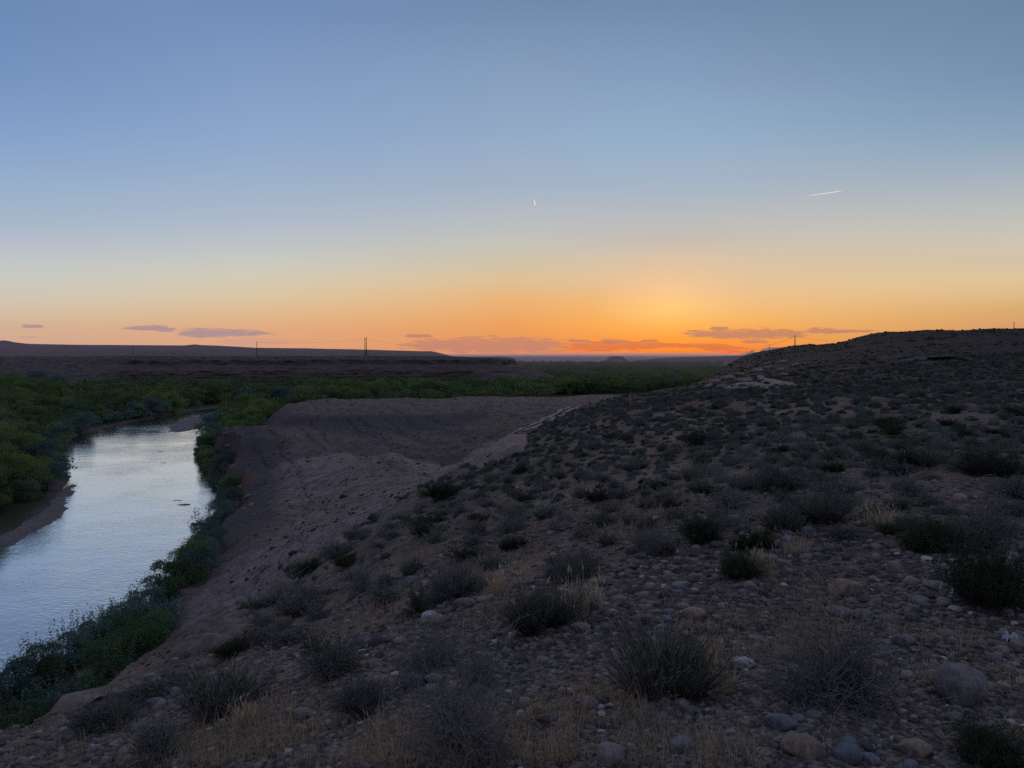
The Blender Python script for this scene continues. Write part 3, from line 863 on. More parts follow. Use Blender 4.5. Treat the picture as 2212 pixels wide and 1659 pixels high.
HERO = {k: [shrub_template(k, 100 + 7 * i + 31 * len(k) + ord(k[0]), 1.6) for i in range(3 if k == 'sage' else 2)] for k in ('sage', 'tea', 'dark', 'twig')}
MIDT = {k: [shrub_template(k, 500 + 7 * i + 31 * len(k) + ord(k[0]), 0.55) for i in range(4 if k == 'sage' else 2)] for k in ('sage', 'tea', 'dark', 'twig')}
def lump_template(seed):
    V, Fc = ico(2); r = np.random.default_rng(seed)
    n = fbm(V[:, 0] * 1.5 + seed, V[:, 1] * 1.5 + V[:, 2], 3, seed); n2 = fbm(V[:, 0] * 5 + seed, V[:, 1] * 5 + V[:, 2] * 5, 2, seed + 1)
    V = V * (0.86 + 0.6 * n + 0.45 * n2)[:, None]; V[:, 2] = np.maximum(V[:, 2] * 0.95, -0.08) + 0.05
    P = V[r.integers(0, len(V), 110)] * r.uniform(0.95, 1.12, 110)[:, None]
    lv, lf = leaves(P, 0.2, r, 0.7, 0.4, P)
    return np.vstack([V, lv]), Fc, lf + len(V)


LUMPS = [lump_template(60 + i) for i in range(6)]
LOWT = {k: [shrub_template(k, 900 + 7 * i + 31 * len(k) + ord(k[0]), 0.045) for i in range(4)] for k in ('sage', 'dark')}

placed_shrubs = []      # (x, y, radius)
NAME = {'sage': 'sagebrush', 'tea': 'desert_shrub', 'dark': 'leafy_shrub', 'twig': 'twiggy_shrub'}


def hero_shrub(u, v, w, h, kind, label, idx=0):
    """shrub whose foot shows at survey pixel (u, v), w wide and h high in that frame"""
    p = hit(u, v)[0]
    R = 0.56 * w / F * p[1]; Hh = 1.05 * h / F * p[1]
    p = p + np.array([0, R * 0.45, 0]); p[2] = gz(p[0], p[1])[0]
    t = HERO[kind][idx % len(HERO[kind])]
    o = bpy.data.objects.new(NAME[kind], None); C.objects.link(o)
    o.location = (p[0], p[1], p[2] - 0.02 * R); o.rotation_euler = (0, 0, random.uniform(0, 6.28))
    tag(o, label, 'shrub')
    zs = Hh / (1.05 if kind != 'tea' else 1.2)
    asx, asy = random.choice(((1.2, 0.8), (0.85, 1.15), (1.1, 0.95)))
    for nm, m in (('foliage', t[0]), ('branches', t[1])):
        link(nm, m, o, scale=(R * asx, R * asy, zs))
    placed_shrubs.append((p[0], p[1], R))
    return o


heroes = [
    (1840, 1535, 255, 185, 'twig', 'big spiny dark shrub with pale crossing twigs, nearest to the large round boulder', 0),
    (1440, 1515, 215, 165, 'tea', 'big grey-green shrub of stiff upright stems with dry grass on one side', 0),
    (1000, 1645, 210, 165, 'twig', 'dark tangled shrub with bare curling twigs at the bottom edge of the picture', 1),
    (1165, 1365, 150, 110, 'tea', 'dense dark green shrub of upright stems with a pale feathery grass tuft beside it', 1),
    (2150, 1325, 175, 150, 'dark', 'large dark leafy shrub above a flat white stone at the edge of the picture', 0),
    (1515, 1178, 112, 68, 'dark', 'round dark green shrub standing alone on gravel in the middle of the slope', 1),
    (1245, 1258, 130, 76, 'sage', 'wide grey sagebrush with a darker green flank behind the upright stemmed shrub', 0),
    (1604, 1255, 92, 66, 'dark', 'small dark shrub ringed by tall dry straw', 0),
    (2045, 1196, 150, 78, 'dark', 'low wide dark shrub just behind the cluster of grey cobbles', 1),
    (945, 1312, 60, 78, 'twig', 'little tree-shaped shrub on a single dark stalk above straw', 0),
    (995, 1295, 110, 75, 'sage', 'feathery grey sagebrush next to the little tree-shaped shrub', 1),
    (920, 1455, 100, 85, 'twig', 'thin brown shrub over two dark stones', 1),
    (1036, 1485, 90, 80, 'twig', 'sparse dark twiggy shrub with hardly any leaves, on bare gravel', 0),
    (700, 1470, 125, 95, 'sage', 'tall grey sagebrush with stones gathered on its uphill side', 2),
    (455, 1560, 165, 115, 'tea', 'broad dark shrub with green stems between straw patches low on the slope', 0),
    (330, 1655, 150, 110, 'sage', 'pale grey sagebrush at the bottom edge beside straw and cobbles', 0),
    (775, 1555, 130, 80, 'sage', 'low grey feathery sagebrush behind pale boulders', 1),
    (205, 1590, 165, 70, 'sage', 'greyish sagebrush on the rim above the dark willows', 2),
    (2165, 1675, 165, 95, 'dark', 'bushy green shrub cut off by the bottom corner of the picture', 0),
    (1800, 1140, 150, 75, 'tea', 'wide grey-green shrub behind a band of pale straw', 1),
    (2130, 1195, 150, 110, 'sage', 'tall grey sagebrush rising over the low wide dark shrub', 0),
    (1700, 1065, 130, 60, 'sage', 'broad grey sagebrush with straw at its foot higher on the slope', 1),
    (340, 1515, 150, 55, 'sage', 'long low sagebrush lying along the rim edge above the sandstone ledge', 1),
    (580, 1392, 70, 55, 'sage', 'small upright sagebrush at the end of the long sandstone ledge', 0),
    (490, 1425, 95, 36, 'dark', 'flat dark green cushion shrub beside the long sandstone ledge', 1),
    (960, 1078, 95, 40, 'dark', 'dark wide shrub growing on the upper sandstone slabs at the rim', 0),
    (665, 1245, 75, 30, 'dark', 'dark shrub on the rim below the small sandstone slab', 1),
    (745, 1225, 55, 30, 'dark', 'small dark shrub with a yellowish side on the rim gravel', 0),
    (828, 1275, 52, 44, 'sage', 'round dark sagebrush alone on the bluish gravel near the rim', 2),
    (1105, 1150, 90, 46, 'sage', 'spreading grey sagebrush on the slope below the pale slabs', 0),
    (1410, 1190, 80, 70, 'twig', 'loose grey shrub with straw in front, on the middle slope', 1),
    (650, 1330, 120, 60, 'sage', 'wide hazy grey sagebrush where the gravel meets the rim', 2),
    (1985, 1010, 110, 50, 'tea', 'broad green-tinged shrub high on the slope', 0),
    (2150, 1030, 120, 60, 'dark', 'big dark bush near the edge of the picture, high on the slope', 0),
]
for h in heroes:
    hero_shrub(*h)

# scattered shrubs of the hillside: the 260 that show largest are things, the rest one mass
cand = []
Ys = np.exp(rng.uniform(math.log(7), math.log(135), 60000)); ss = rng.uniform(-0.35, 0.94, 60000)
xs = ss * Ys
keep = rng.uniform(size=60000) < (Ys / 135) ** 2 * 60
xs, Ys = xs[keep], Ys[keep]
hz_ = gz(xs, Ys)
u_, v_ = pix(np.stack([xs, Ys, hz_], -1))
ok = on_hill(xs, Ys) & (u_ > -60) & (u_ < 2680) & visible(xs, Ys, hz_ + 0.4)
dens = 0.5 + 1.7 * fbm(xs / 7, Ys / 7, 3, 201)
dens *= sstep(850, 1500, u_ + (Ys - 10) * 12)
dens = np.where(v_ > 1240, dens * 0.55, dens)
ok &= rng.uniform(size=len(xs)) < np.clip(dens, 0.05, 1)
xs, Ys, hz_, u_, v_ = xs[ok], Ys[ok], hz_[ok], u_[ok], v_[ok]
order = np.argsort(Ys)
cell = {}
for i in order:
    x, y = xs[i], Ys[i]
    R = float(np.clip(rng.lognormal(-1.22, 0.38), 0.12, 0.58)) * (0.76 + 0.25 * min(1, y / 40))
    if any((x - a) ** 2 + (y - b) ** 2 < (0.72 * (R + c)) ** 2 for a, b, c in placed_shrubs[:len(heroes)]): continue
    kx, ky = int(x // 1.5), int(y // 1.5)
    if any((x - a) ** 2 + (y - b) ** 2 < ((1.4 if u_[i] < 1500 or y > 26 else 1.12) * (R + c)) ** 2 for dx in (-1, 0, 1) for dy in (-1, 0, 1) for a, b, c in cell.get((kx + dx, ky + dy), ())): continue
    cell.setdefault((kx, ky), []).append((x, y, R))
    cand.append((R / y if u_[i] < 2250 else -R / y, x, y, hz_[i], R, u_[i], v_[i]))
cand.sort(reverse=True)


def slope_zone(u, v):
    if v > 1240: return 'on the near gravel slope'
    if u < 1000: return 'along the rim above the river'
    if v > 1080: return 'on the middle of the gravel slope'
    if v > 950: return 'on the open slope above the pale slabs' if u < 1500 else 'on the upper slope facing the sunset'
    if u > 1750: return 'below the dark hill with the single pole'
    return 'on the far shoulder of the slope by the track'


N_SHRUB = 262
for k, (_, x, y, z, R, u, v) in enumerate(cand[:N_SHRUB]):
    kind = random.choices(('sage', 'dark', 'tea', 'twig'), (0.62, 0.17, 0.13, 0.08))[0]
    big = R > 0.42
    word = {'sage': 'grey sagebrush', 'dark': 'dark green shrub', 'tea': 'green-stemmed shrub', 'twig': 'bare twiggy shrub'}[kind]
    o = link(NAME[kind], random.choice(MIDT[kind])[2], loc=(x, y, z - 0.03 * R), rot=(0, 0, random.uniform(0, 6.28)), scale=(R, R * random.uniform(0.8, 1.2), R * random.uniform(0.7, 1.05)))
    zone = slope_zone(u, v)
    tag(o, ('large ' if big else 'small ') + word + ' growing ' + zone, 'shrub', word + 's ' + zone)
rest = cand[N_SHRUB:]
Vs, Fs, Fq, Ms, Mq, nv = [], [], [], [], [], 0
for (_, x, y, z, R, u, v) in rest:
    kind = 'sage' if random.random() < 0.7 else 'dark'
    lv, tri, quad = random.choice(LUMPS)
    if u > 2250 and y < 26:
        m_ = random.choice(MIDT[kind])[3]; lv, quad, tri = m_[0], m_[1], np.zeros((0, 3), np.int32)
    a = random.uniform(0, 6.28); ca, sa = math.cos(a), math.sin(a)
    q = lv * np.array([R, R, R * random.uniform(0.65, 1.0)])
    Vs.append(np.stack([q[:, 0] * ca - q[:, 1] * sa + x, q[:, 0] * sa + q[:, 1] * ca + y, q[:, 2] + z - 0.02], -1))
    Fs.append(tri + nv); Fq.append(quad + nv); nv += len(lv); Ms.append(np.full(len(tri), 0 if kind == 'sage' else 1)); Mq.append(np.full(len(quad), 0 if kind == 'sage' else 1))
print('shrubs', len(cand), 'rest', len(rest))
tag(link('distant_scrub', mesh_of('distant_scrub', np.concatenate(Vs), [np.concatenate(Fs), np.concatenate(Fq)], [M['scrub'], M['scrub_dark']], np.concatenate(Ms + Mq), smooth=False)), 'far-off mass of small grey and dark shrubs covering the upper slope', 'scrub', kind='stuff')

# low scrub dotted over the dark hill and over the bench: too many and too small to count
Vs, Fs, nv = [], [], 0


DOTS = []
for k_ in range(5):
    V_, F_ = ico(1); V_ = V_ * (0.9 + 0.9 * fbm(V_[:, 0] * 2 + k_ * 3, V_[:, 1] * 2 + V_[:, 2], 3, k_))[:, None]; V_[:, 2] = np.maximum(V_[:, 2], -0.1); DOTS.append((V_, F_))


def dots(n, region, size, seed):
    global nv
    r = np.random.default_rng(seed)
    x, y = region(r, n)
    z = gz(x, y)
    for i in range(len(x)):
        V_, F_ = DOTS[r.integers(0, 5)]
        R = size * r.lognormal(-0.1, 0.4)
        Vs.append(V_ * np.array([R, R * r.uniform(.7, 1.2), R * 0.75]) + np.array([x[i], y[i], z[i] - 0.02])); Fs.append(F_ + nv); nv += len(V_)


def hill_region(r, n):
    y = np.sqrt(r.uniform(100 ** 2, 420 ** 2, n)); s = r.uniform(0.24, 0.72, n); x = s * y
    k = on_hill(x, y) & (y < np.interp(s, RS, RY) * 1.01) & (fbm(x / 25, y / 25, 3, 303) > -0.25)
    return x[k], y[k]


def bench_region(r, n):
    y = np.exp(r.uniform(math.log(90), math.log(480), n)); s = r.uniform(-0.4, 0.2, n); x = s * y
    z = tab(TZ, x, y)
    k = (~on_hill(x, y)) & (z > -33) & (fbm(x / 18, y / 18, 3, 307) > -0.05)
    return x[k], y[k]


dots(5200, hill_region, 0.36, 5)
dots(1900, bench_region, 0.30, 6)
tag(link('low_scrub', mesh_of('low_scrub', np.concatenate(Vs), [np.concatenate(Fs)], [M['scrub_dark']], smooth=False)), 'tiny dark shrubs dotted over the dark hill and the pale bench below', 'scrub', kind='stuff')

Vs, Fs, nv = [], [], 0


def stone_region(r, n):
    y = np.exp(r.uniform(math.log(86), math.log(330), n)); s = r.uniform(-0.42, 0.1, n); x = s * y
    z = tab(TZ, x, y)
    k = (~on_hill(x, y)) & (z > -35) & (fbm(x / 14, y / 14, 3, 311) > -0.12)
    return x[k], y[k]


dots(7000, stone_region, 0.16, 16)
tag(link('slope_stones', mesh_of('slope_stones', np.concatenate(Vs), [np.concatenate(Fs)], [M['gravel']], smooth=False)), 'small loose stones strewn over the bare slope above the river', 'stones', kind='stuff')

# ------------------------------------------------------------------ stones
def stone_template(sub, seed, flat):
    V, Fc = ico(sub)
    r = np.random.default_rng(seed)
    V = V * np.array([1, r.uniform(0.65, 0.9), flat])
    e = np.sign(V) * np.abs(V) ** r.uniform(0.8, 0.95)
    o = r.uniform(0, 50)
    n = fbm(e[:, 0] * 1.1 + o, e[:, 1] * 1.1 + e[:, 2] * 0.9 + o, 2, seed)
    n2 = fbm(e[:, 2] * 1.4 + o, e[:, 0] * 0.9 - o, 2, seed + 3)
    e = e * (1 + 0.22 * n + 0.16 * n2)[:, None]
    for _ in range(7):
        d = r.normal(size=3) * np.array([1, 1, 0.7]); d /= np.linalg.norm(d)
        w = e @ d; lim = w.max() * r.uniform(0.68, 0.92)
        e = e - np.maximum(w - lim, 0)[:, None] * d * 0.85
    return e, Fc


HS = [stone_template(4, 10 + i, (0.62, 0.45, 0.55, 0.36)[i % 4]) for i in range(8)]
MS = [stone_template(3, 30 + i, (0.55, 0.42, 0.6, 0.34)[i % 4]) for i in range(8)]
LS = [stone_template(1, 50 + i, (0.5, 0.4, 0.6, 0.32)[i % 4]) for i in range(8)]
HSM = {}
stone_xy = []


def stone(name, T, key, colour, p, L, Hh, label, cat, group=None, rz=None, sink=0.25):
    if key not in HSM:
        HSM[key] = mesh_of('cobble', T[0], [T[1]], [M['stone_' + colour]])
    zs = Hh / (T[0][:, 2].max() * (2 - 2 * sink))
    o = link(name, HSM[key], loc=(p[0], p[1], p[2] + zs * T[0][:, 2].max() * (1 - 2 * sink)), rot=(random.uniform(-.1, .1), random.uniform(-.12, .12), random.uniform(-0.5, 0.5) if rz is None else rz), scale=(L, L, zs))
    stone_xy.append((p[0], p[1], L))
    return tag(o, label, cat, group)


hero_stones = [
    (2096, 1520, 118, 78, 'grey', 0, 'boulder', 'largest boulder, smooth and grey, right of the spiny dark shrub'),
    (1690, 1580, 70, 32, 'bluish', 1, 'cobble', 'smooth oval bluish cobble below the spiny dark shrub'),
    (1738, 1640, 96, 42, 'tan', 3, 'boulder', 'long brown-tan boulder behind the blue-grey angular cobble'),
    (1322, 1655, 64, 46, 'pinkish', 0, 'boulder', 'round pinkish boulder with bands at the bottom edge'),
    (822, 1492, 56, 30, 'tan', 1, 'cobble', 'pale tan oval cobble below the thin brown shrub'),
    (815, 1520, 46, 20, 'dark', 3, 'cobble', 'dark flat cobble touching the front of the pale tan oval cobble'),
    (892, 1490, 52, 34, 'dark', 2, 'boulder', 'dark rounded boulder half hidden under the thin brown shrub'),
    (934, 1478, 42, 20, 'grey', 1, 'cobble', 'brownish flat stone beside the dark boulder under the thin brown shrub'),
    (945, 1350, 38, 24, 'tan', 0, 'cobble', 'ochre egg-shaped stone standing on straw near the little tree-shaped shrub'),
    (1002, 1316, 52, 22, 'grey', 1, 'cobble', 'rounded grey stone under the feathery sagebrush'),
    (1835, 1288, 76, 34, 'tan', 2, 'boulder', 'long humped brown boulder among gravel on the middle slope'),
    (1818, 1332, 62, 18, 'grey', 3, 'cobble', 'flat dark-topped slab stone below the long humped boulder'),
    (1866, 1340, 52, 20, 'grey', 3, 'cobble', 'flat grey cobble next to the flat dark-topped slab'),
    (1608, 1446, 54, 24, 'pale', 1, 'cobble', 'pale rounded cobble beside the big grey-green upright shrub'),
    (1276, 1535, 42, 28, 'pinkish', 0, 'cobble', 'upright pinkish egg stone next to a dark flat cobble'),
    (1160, 1545, 36, 24, 'tan', 2, 'cobble', 'warm tan stone leaning over a black flat cobble'),
    (1180, 1562, 50, 18, 'dark', 1, 'cobble', 'black flat cobble lying in front of the warm tan stone'),
    (1135, 1528, 30, 20, 'tan', 0, 'cobble', 'round tan stone touching the warm tan leaning stone'),
    (1958, 1396, 48, 24, 'grey', 1, 'cobble', 'grey domed cobble above the spiny dark shrub'),
    (2022, 1390, 36, 20, 'pinkish', 2, 'cobble', 'pinkish blunt cobble right of the grey domed cobble'),
    (330, 1530, 44, 22, 'bluish', 1, 'boulder', 'dark blue-grey boulder near the rim on the low slope'),
    (2072, 1322, 38, 10, 'pale', 3, 'cobble', 'flat white stone lying at the foot of the large dark leafy shrub'),
    (1835, 1650, 58, 34, 'bluish', 4, 'cobble', 'blue-green angular cobble at the bottom edge'),
    (1882, 1655, 48, 22, 'bluish', 1, 'cobble', 'pale blue flat cobble next to the blue-green angular one'),
    (1290, 1530, 38, 24, 'dark', 2, 'cobble', 'dark round stone behind the upright pinkish egg stone'),
    (648, 1555, 44, 24, 'grey', 1, 'cobble', 'grey oval stone standing out of straw on the low slope'),
    (645, 1590, 40, 24, 'tan', 2, 'cobble', 'tan rounded stone just below the grey oval stone'),
    (1405, 1350, 38, 18, 'dark', 1, 'cobble', 'dark flat stone with a pale top on the bare gravel'),
    (1255, 1365, 44, 18, 'grey', 1, 'cobble', 'light grey cobble on the bare gravel by the upright stemmed shrub'),
    (1500, 1340, 54, 26, 'tan', 1, 'cobble', 'broad tan cobble behind the big grey-green upright shrub'),
    (1310, 1265, 40, 18, 'grey', 0, 'cobble', 'rounded grey cobble on the stony open patch'),
    (1815, 1105, 40, 18, 'grey', 1, 'cobble', 'domed cobble on top of the small cobble heap behind pale straw'),
    (2030, 1275, 60, 16, 'grey', 3, 'cobble', 'long low grey cobble right of the long humped boulder'),
    (1900, 1445, 34, 20, 'tan', 0, 'cobble', 'brown round cobble half under the spiny dark shrub'),
    (2155, 1430, 30, 18, 'bluish', 0, 'cobble', 'small bluish egg stone above the largest boulder'),
    (1475, 1625, 50, 30, 'grey', 4, 'cobble', 'grey block-like stone below the big grey-green shrub'),
    (2120, 1600, 64, 30, 'pinkish', 1, 'boulder', 'wide low brownish boulder half buried below the largest boulder'),
    (1985, 1640, 70, 36, 'tan', 1, 'boulder', 'broad dusky stone half buried between shrub and bottom edge'),
]
for (u, v, w, h, colr, ti, nm, lab) in hero_stones:
    p = hit(u, v)[0]; L = 0.5 * w / F * p[1]; Hh = h / F * p[1]
    p = p + np.array([0, L * 0.5, 0]); p[2] = gz(p[0], p[1])[0]
    stone(nm, HS[ti], ('h', colr, ti), colr, p, L, Hh, lab, 'stone', rz=random.uniform(-.25, .25))

# cobbles one can count: the 250 that show largest
cob = []
tries = 0
uu = rng.uniform(-20, 2230, 9000); vv = rng.uniform(1060, 1670, 9000)
pp = hit(uu, vv)
oh = on_hill(pp[:, 0], pp[:, 1])
m1 = fbm(pp[:, 0] / 1.6, pp[:, 1] / 1.6, 3, 401)
for i in range(9000):
    if not oh[i] or m1[i] < -0.12 + 0.2 * (rng.uniform() - .5): continue
    L = float(np.clip(rng.lognormal(-3.05, 0.42), 0.025, 0.11))
    wpx = L * 2 * F / pp[i, 1]
    if wpx < 13 or wpx > 44: continue
    if any((pp[i, 0] - a) ** 2 + (pp[i, 1] - b) ** 2 < (L + c) ** 2 * 0.8 for a, b, c in stone_xy): continue
    if any((pp[i, 0] - a) ** 2 + (pp[i, 1] - b) ** 2 < (0.6 * c) ** 2 for a, b, c in placed_shrubs): continue
    stone_xy.append((pp[i, 0], pp[i, 1], L)); cob.append((wpx, i, L))
    if len(cob) > 420: break
cob.sort(reverse=True)
cw = ('grey', 'tan', 'bluish', 'dark', 'pinkish', 'pale')


def stone_zone(u, v):
    if v > 1480: return ('on the gravel at the foot of the spiny dark shrub' if u > 1600 else 'on the gravel below the big upright shrub' if u > 1150 else 'in the straw around the low shrubs')
    if v > 1280: return ('on the stony patch near the long humped boulder' if u > 1600 else 'on the bare gravel between the upright shrubs' if u > 1050 else 'on the rim gravel above the river')
    return 'on the middle slope among shrubs' if u > 1100 else 'on the bluish gravel near the rim'


for k, (wpx, i, L) in enumerate(cob[:250]):
    c = random.choices(cw, (0.34, 0.24, 0.11, 0.17, 0.12, 0.02))[0]; ti = random.randrange(8)
    z_ = stone_zone(uu[i], vv[i])
    flat = ti % 4 in (1, 3)
    stone('cobble', MS[ti], ('m', c, ti), c, pp[i], L, L * (0.62 if flat else 0.95) * random.uniform(0.8, 1.1), f"{'flat' if flat else 'rounded'} {c} cobble {z_}", 'stone', 'cobbles ' + z_, rz=random.uniform(0, 6.28), sink=0.38)
print('cobbles', len(cob))

# gravel: everything smaller
NG = 92000
uu = rng.uniform(-420, 2680, NG); vv = 1000 + 665 * rng.uniform(0, 1, NG) ** 0.85
pp = hit(uu, vv); oh = on_hill(pp[:, 0], pp[:, 1]) & (pp[:, 1] < 48)
m1 = fbm(pp[:, 0] / 1.6, pp[:, 1] / 1.6, 3, 401)
oh &= (m1 + 0.6 * (rng.uniform(size=NG) - 0.3)) > -0.22
pp = pp[oh]; n = len(pp)
Lg = np.clip(rng.lognormal(-3.98, 0.72, n), 0.005, 0.075)
Lg = np.maximum(Lg, 1.9 / F * pp[:, 1]); Lg = np.minimum(Lg, 11.5 / F * pp[:, 1] + 0.004)
Vs, Fs, nv = [], [], 0
which = rng.integers(0, 8, n)
for k in range(8):
    T, Fc = LS[k]
    idx = np.where(which == k)[0]; a = rng.uniform(0, 2 * PI, len(idx)); ca, sa = np.cos(a), np.sin(a)
    L = Lg[idx]
    x = (T[None, :, 0] * ca[:, None] - T[None, :, 1] * sa[:, None]) * L[:, None] + pp[idx, 0][:, None]
    y = (T[None, :, 0] * sa[:, None] + T[None, :, 1] * ca[:, None]) * L[:, None] + pp[idx, 1][:, None]
    zq = T[None, :, 2] * L[:, None] * rng.uniform(0.55, 1.1, len(idx))[:, None] + pp[idx, 2][:, None] + (rng.uniform(-0.2, 0.2, len(idx)) * L)[:, None]
    Vs.append(np.stack([x, y, zq], -1).reshape(-1, 3))
    Fs.append((Fc[None] + (np.arange(len(idx)) * len(T))[:, None, None]).reshape(-1, 3) + nv); nv += len(idx) * len(T)
tag(link('gravel', mesh_of('gravel', np.concatenate(Vs), [np.concatenate(Fs)], [M['gravel']], smooth=np.repeat(rng.uniform(size=n) < 0.45, len(LS[0][1])))), 'loose rounded river gravel strewn over the near slope', 'gravel', kind='stuff')

# ------------------------------------------------------------------ dry grass
def blades(P, hgt, wid, r, lean=0.45):
    n = len(P)
    th = r.uniform(0, 2 * PI, n)
    d = np.stack([np.cos(th), np.sin(th), np.zeros(n)], -1); sd = np.stack([-np.sin(th), np.cos(th), np.zeros(n)], -1)
    turn = r.uniform(0, PI, n); wv = sd * np.cos(turn)[:, None] + d * np.sin(turn)[:, None] * 0.3
    L = hgt * r.uniform(0.5, 1.2, n); ln = lean * r.uniform(0.2, 1.4, n)
    up = np.array([0, 0, 1.])
    w = wid[:, None] * wv
    p0 = P; p1 = P + up * (L * 0.55)[:, None] + d * (L * ln * 0.35)[:, None]; p2 = P + up * (L * 0.92)[:, None] + d * (L * ln)[:, None]
    V = np.stack([p0 - w, p0 + w, p1 + w * .9, p1 - w * .9, p2], 1).reshape(-1, 3)
    b = np.arange(n)[:, None] * 5
    return V, [b + np.array([0, 1, 2, 3]), b + np.array([3, 2, 4])]


NB = 165000
uu = rng.uniform(-420, 2680, NB); vv = 985 + 680 * rng.uniform(0, 1, NB) ** 0.9
pp = hit(uu, vv); oh = on_hill(pp[:, 0], pp[:, 1]) & (pp[:, 1] < 55)
m2 = -fbm(pp[:, 0] / 1.6, pp[:, 1] / 1.6, 3, 401) + 0.55 * fbm(pp[:, 0] / 0.3, pp[:, 1] / 0.3, 2, 411)
for (uc, vc, rx, ry, amt) in ((820, 1330, 110, 45, .5), (1700, 1215, 110, 50, .5), (1910, 1125, 70, 22, .6), (560, 1590, 120, 45, .35), (1050, 1275, 90, 40, .4), (1340, 1110, 120, 40, .35), (250, 1640, 160, 50, .3), (1500, 1080, 110, 50, .3), (460, 1440, 90, 30, .3)):
    m2 += amt * np.exp(-((uu - uc) / rx) ** 2 - ((vv - vc) / ry) ** 2)
m2 = m2 + 0.55 * fbm(pp[:, 0] / 0.11, pp[:, 1] / 0.11, 2, 415)
oh &= m2 > 0.19 + 0.3 * rng.uniform(size=NB)
pp = pp[oh]
print('blades', len(pp))
hb = np.clip(rng.lognormal(-2.6, 0.5, len(pp)), 0.02, 0.22)
hb = np.maximum(hb, 5 / F * pp[:, 1])
Vb, Fb = blades(pp - np.array([0, 0, 0.005]), hb, np.maximum(0.0012, 0.55 / F * pp[:, 1]), rng, 0.8)
tag(link('dry_grass', mesh_of('dry_grass', Vb, Fb, [M['straw']], smooth=False)), 'short dry straw-coloured grass growing between the stones', 'grass', kind='stuff')


def grass_tuft(u, v, w, h, n, label, mat='straw_pale'):
    p = hit(u, v)[0]; R = 0.5 * w / F * p[1]; Hh = h / F * p[1]
    r = np.random.default_rng(int(u))
    a = r.uniform(0, 2 * PI, n); q = R * np.sqrt(r.uniform(0, 1, n)) * 0.6
    P = np.stack([q * np.cos(a), q * np.sin(a), 0 * a], -1)
    V, Fc = blades(P, Hh, np.full(n, 0.5 / F * p[1] + 0.0008), r, 0.55)
    # seed heads: a slim spike of chaff at the tip of every third blade
    tips = V.reshape(-1, 5, 3)[::3, 4]
    hv, hf = leaves(tips - np.array([0, 0, Hh * .1]), Hh * 0.22, r, 0.2, 0.16, np.tile(np.array([[0, 0, 1.]]), (len(tips), 1)))
    mi = np.concatenate([np.zeros(len(Fc[0]) + len(Fc[1])), np.ones(len(hf))])
    o = link('grass_tuft', mesh_of('grass_tuft', np.vstack([V, hv]), Fc + [hf + len(V)], [M[mat], M['straw_pale']], mi, smooth=False), loc=p - np.array([0, 0, 0.01]))
    return tag(o, label, 'grass')


grass_tuft(1250, 1335, 80, 95, 150, 'pale feathery grass tuft with seed heads beside the dense upright green shrub')
grass_tuft(1290, 1320, 50, 70, 60, 'thin pale grass tuft on the gravel side of the big feathery tuft')
grass_tuft(1535, 1440, 60, 90, 80, 'straw tuft leaning against the big grey-green upright shrub', 'straw')
grass_tuft(1560, 1500, 90, 80, 120, 'reddish straw tuft at the foot of the big grey-green upright shrub', 'straw')
grass_tuft(1640, 1240, 90, 60, 140, 'tall straw tuft around the small dark ringed shrub', 'straw')
grass_tuft(1900, 1130, 110, 40, 160, 'low pale band of grass in front of the wide grey-green shrub')
grass_tuft(1720, 1195, 90, 45, 120, 'pale spiky grass tuft near the white scrap on the slope')
grass_tuft(525, 1570, 80, 60, 130, 'straw tuft touching the broad dark shrub low on the slope', 'straw')
grass_tuft(1080, 1280, 70, 60, 100, 'straw-yellow tuft between the sagebrush and the upright green shrub', 'straw')
grass_tuft(2010, 1480, 60, 50, 70, 'thin brown tuft against the side of the largest boulder', 'straw')

# ------------------------------------------------------------------ sandstone slabs of the rim
def px_poly(px):
    q = hit(np.array([p[0] for p in px], float), np.array([p[1] for p in px], float))
    return q[~np.isnan(q[:, 0]), :2]


slabs = [
    ([(1090, 957), (1120, 946), (1141, 941), (1142, 958), (1130, 978), (1087, 991), (1053, 1005), (1020, 1007), (1003, 1012), (1030, 992), (1057, 968)], 'broad pale sandstone slab at the top of the rim below the track'),
    ([(1013, 1017), (984, 1020), (957, 1043), (972, 1043), (1000, 1030), (1019, 1022)], 'narrow pale sandstone slab just below the broad top slab'),
    ([(915, 1055), (938, 1075), (941, 1090), (886, 1113), (878, 1127), (834, 1150), (810, 1150), (813, 1129), (850, 1100), (893, 1072)], 'cracked sandstone slab with a round hump at the rim by the dark wide shrub'),
    ([(997, 1113), (1071, 1075), (1079, 1090), (1045, 1109), (1005, 1131), (975, 1135)], 'long thin sandstone strip inside the rim among shrubs'),
    ([(774, 1220), (822, 1191), (828, 1202), (789, 1231), (770, 1231)], 'small sandstone slab on the rim between two dark shrubs'),
    ([(570, 1296), (624, 1263), (634, 1273), (582, 1303)], 'short sandstone slab at the bend of the rim'),
    ([(350, 1431), (420, 1386), (483, 1349), (555, 1326), (570, 1327), (535, 1362), (531, 1388), (479, 1399), (409, 1417), (360, 1434)], 'long smooth sandstone ledge on the rim above the dark willows'),
    ([(112, 1548), (134, 1540), (175, 1523), (178, 1530), (150, 1542), (130, 1550)], 'small sandstone edge poking out lowest on the rim'),
    ([(700, 1182), (745, 1170), (800, 1140), (812, 1148), (770, 1176), (715, 1200)], 'reddish sandstone slab on the rim below the cracked hump'),
]
for k, (px, lab) in enumerate(slabs):
    q = px_poly(px)
    ext = min(np.ptp(q[:, 0]), np.ptp(q[:, 1]) * 0.5)
    tag(patch('sandstone_slab', q, M['ledge'], 0.10 + 0.045 * ext, max(0.18, 0.12 * ext), n=90, seed=500 + k, sink=0.08, rough=0.3), lab, 'rock')

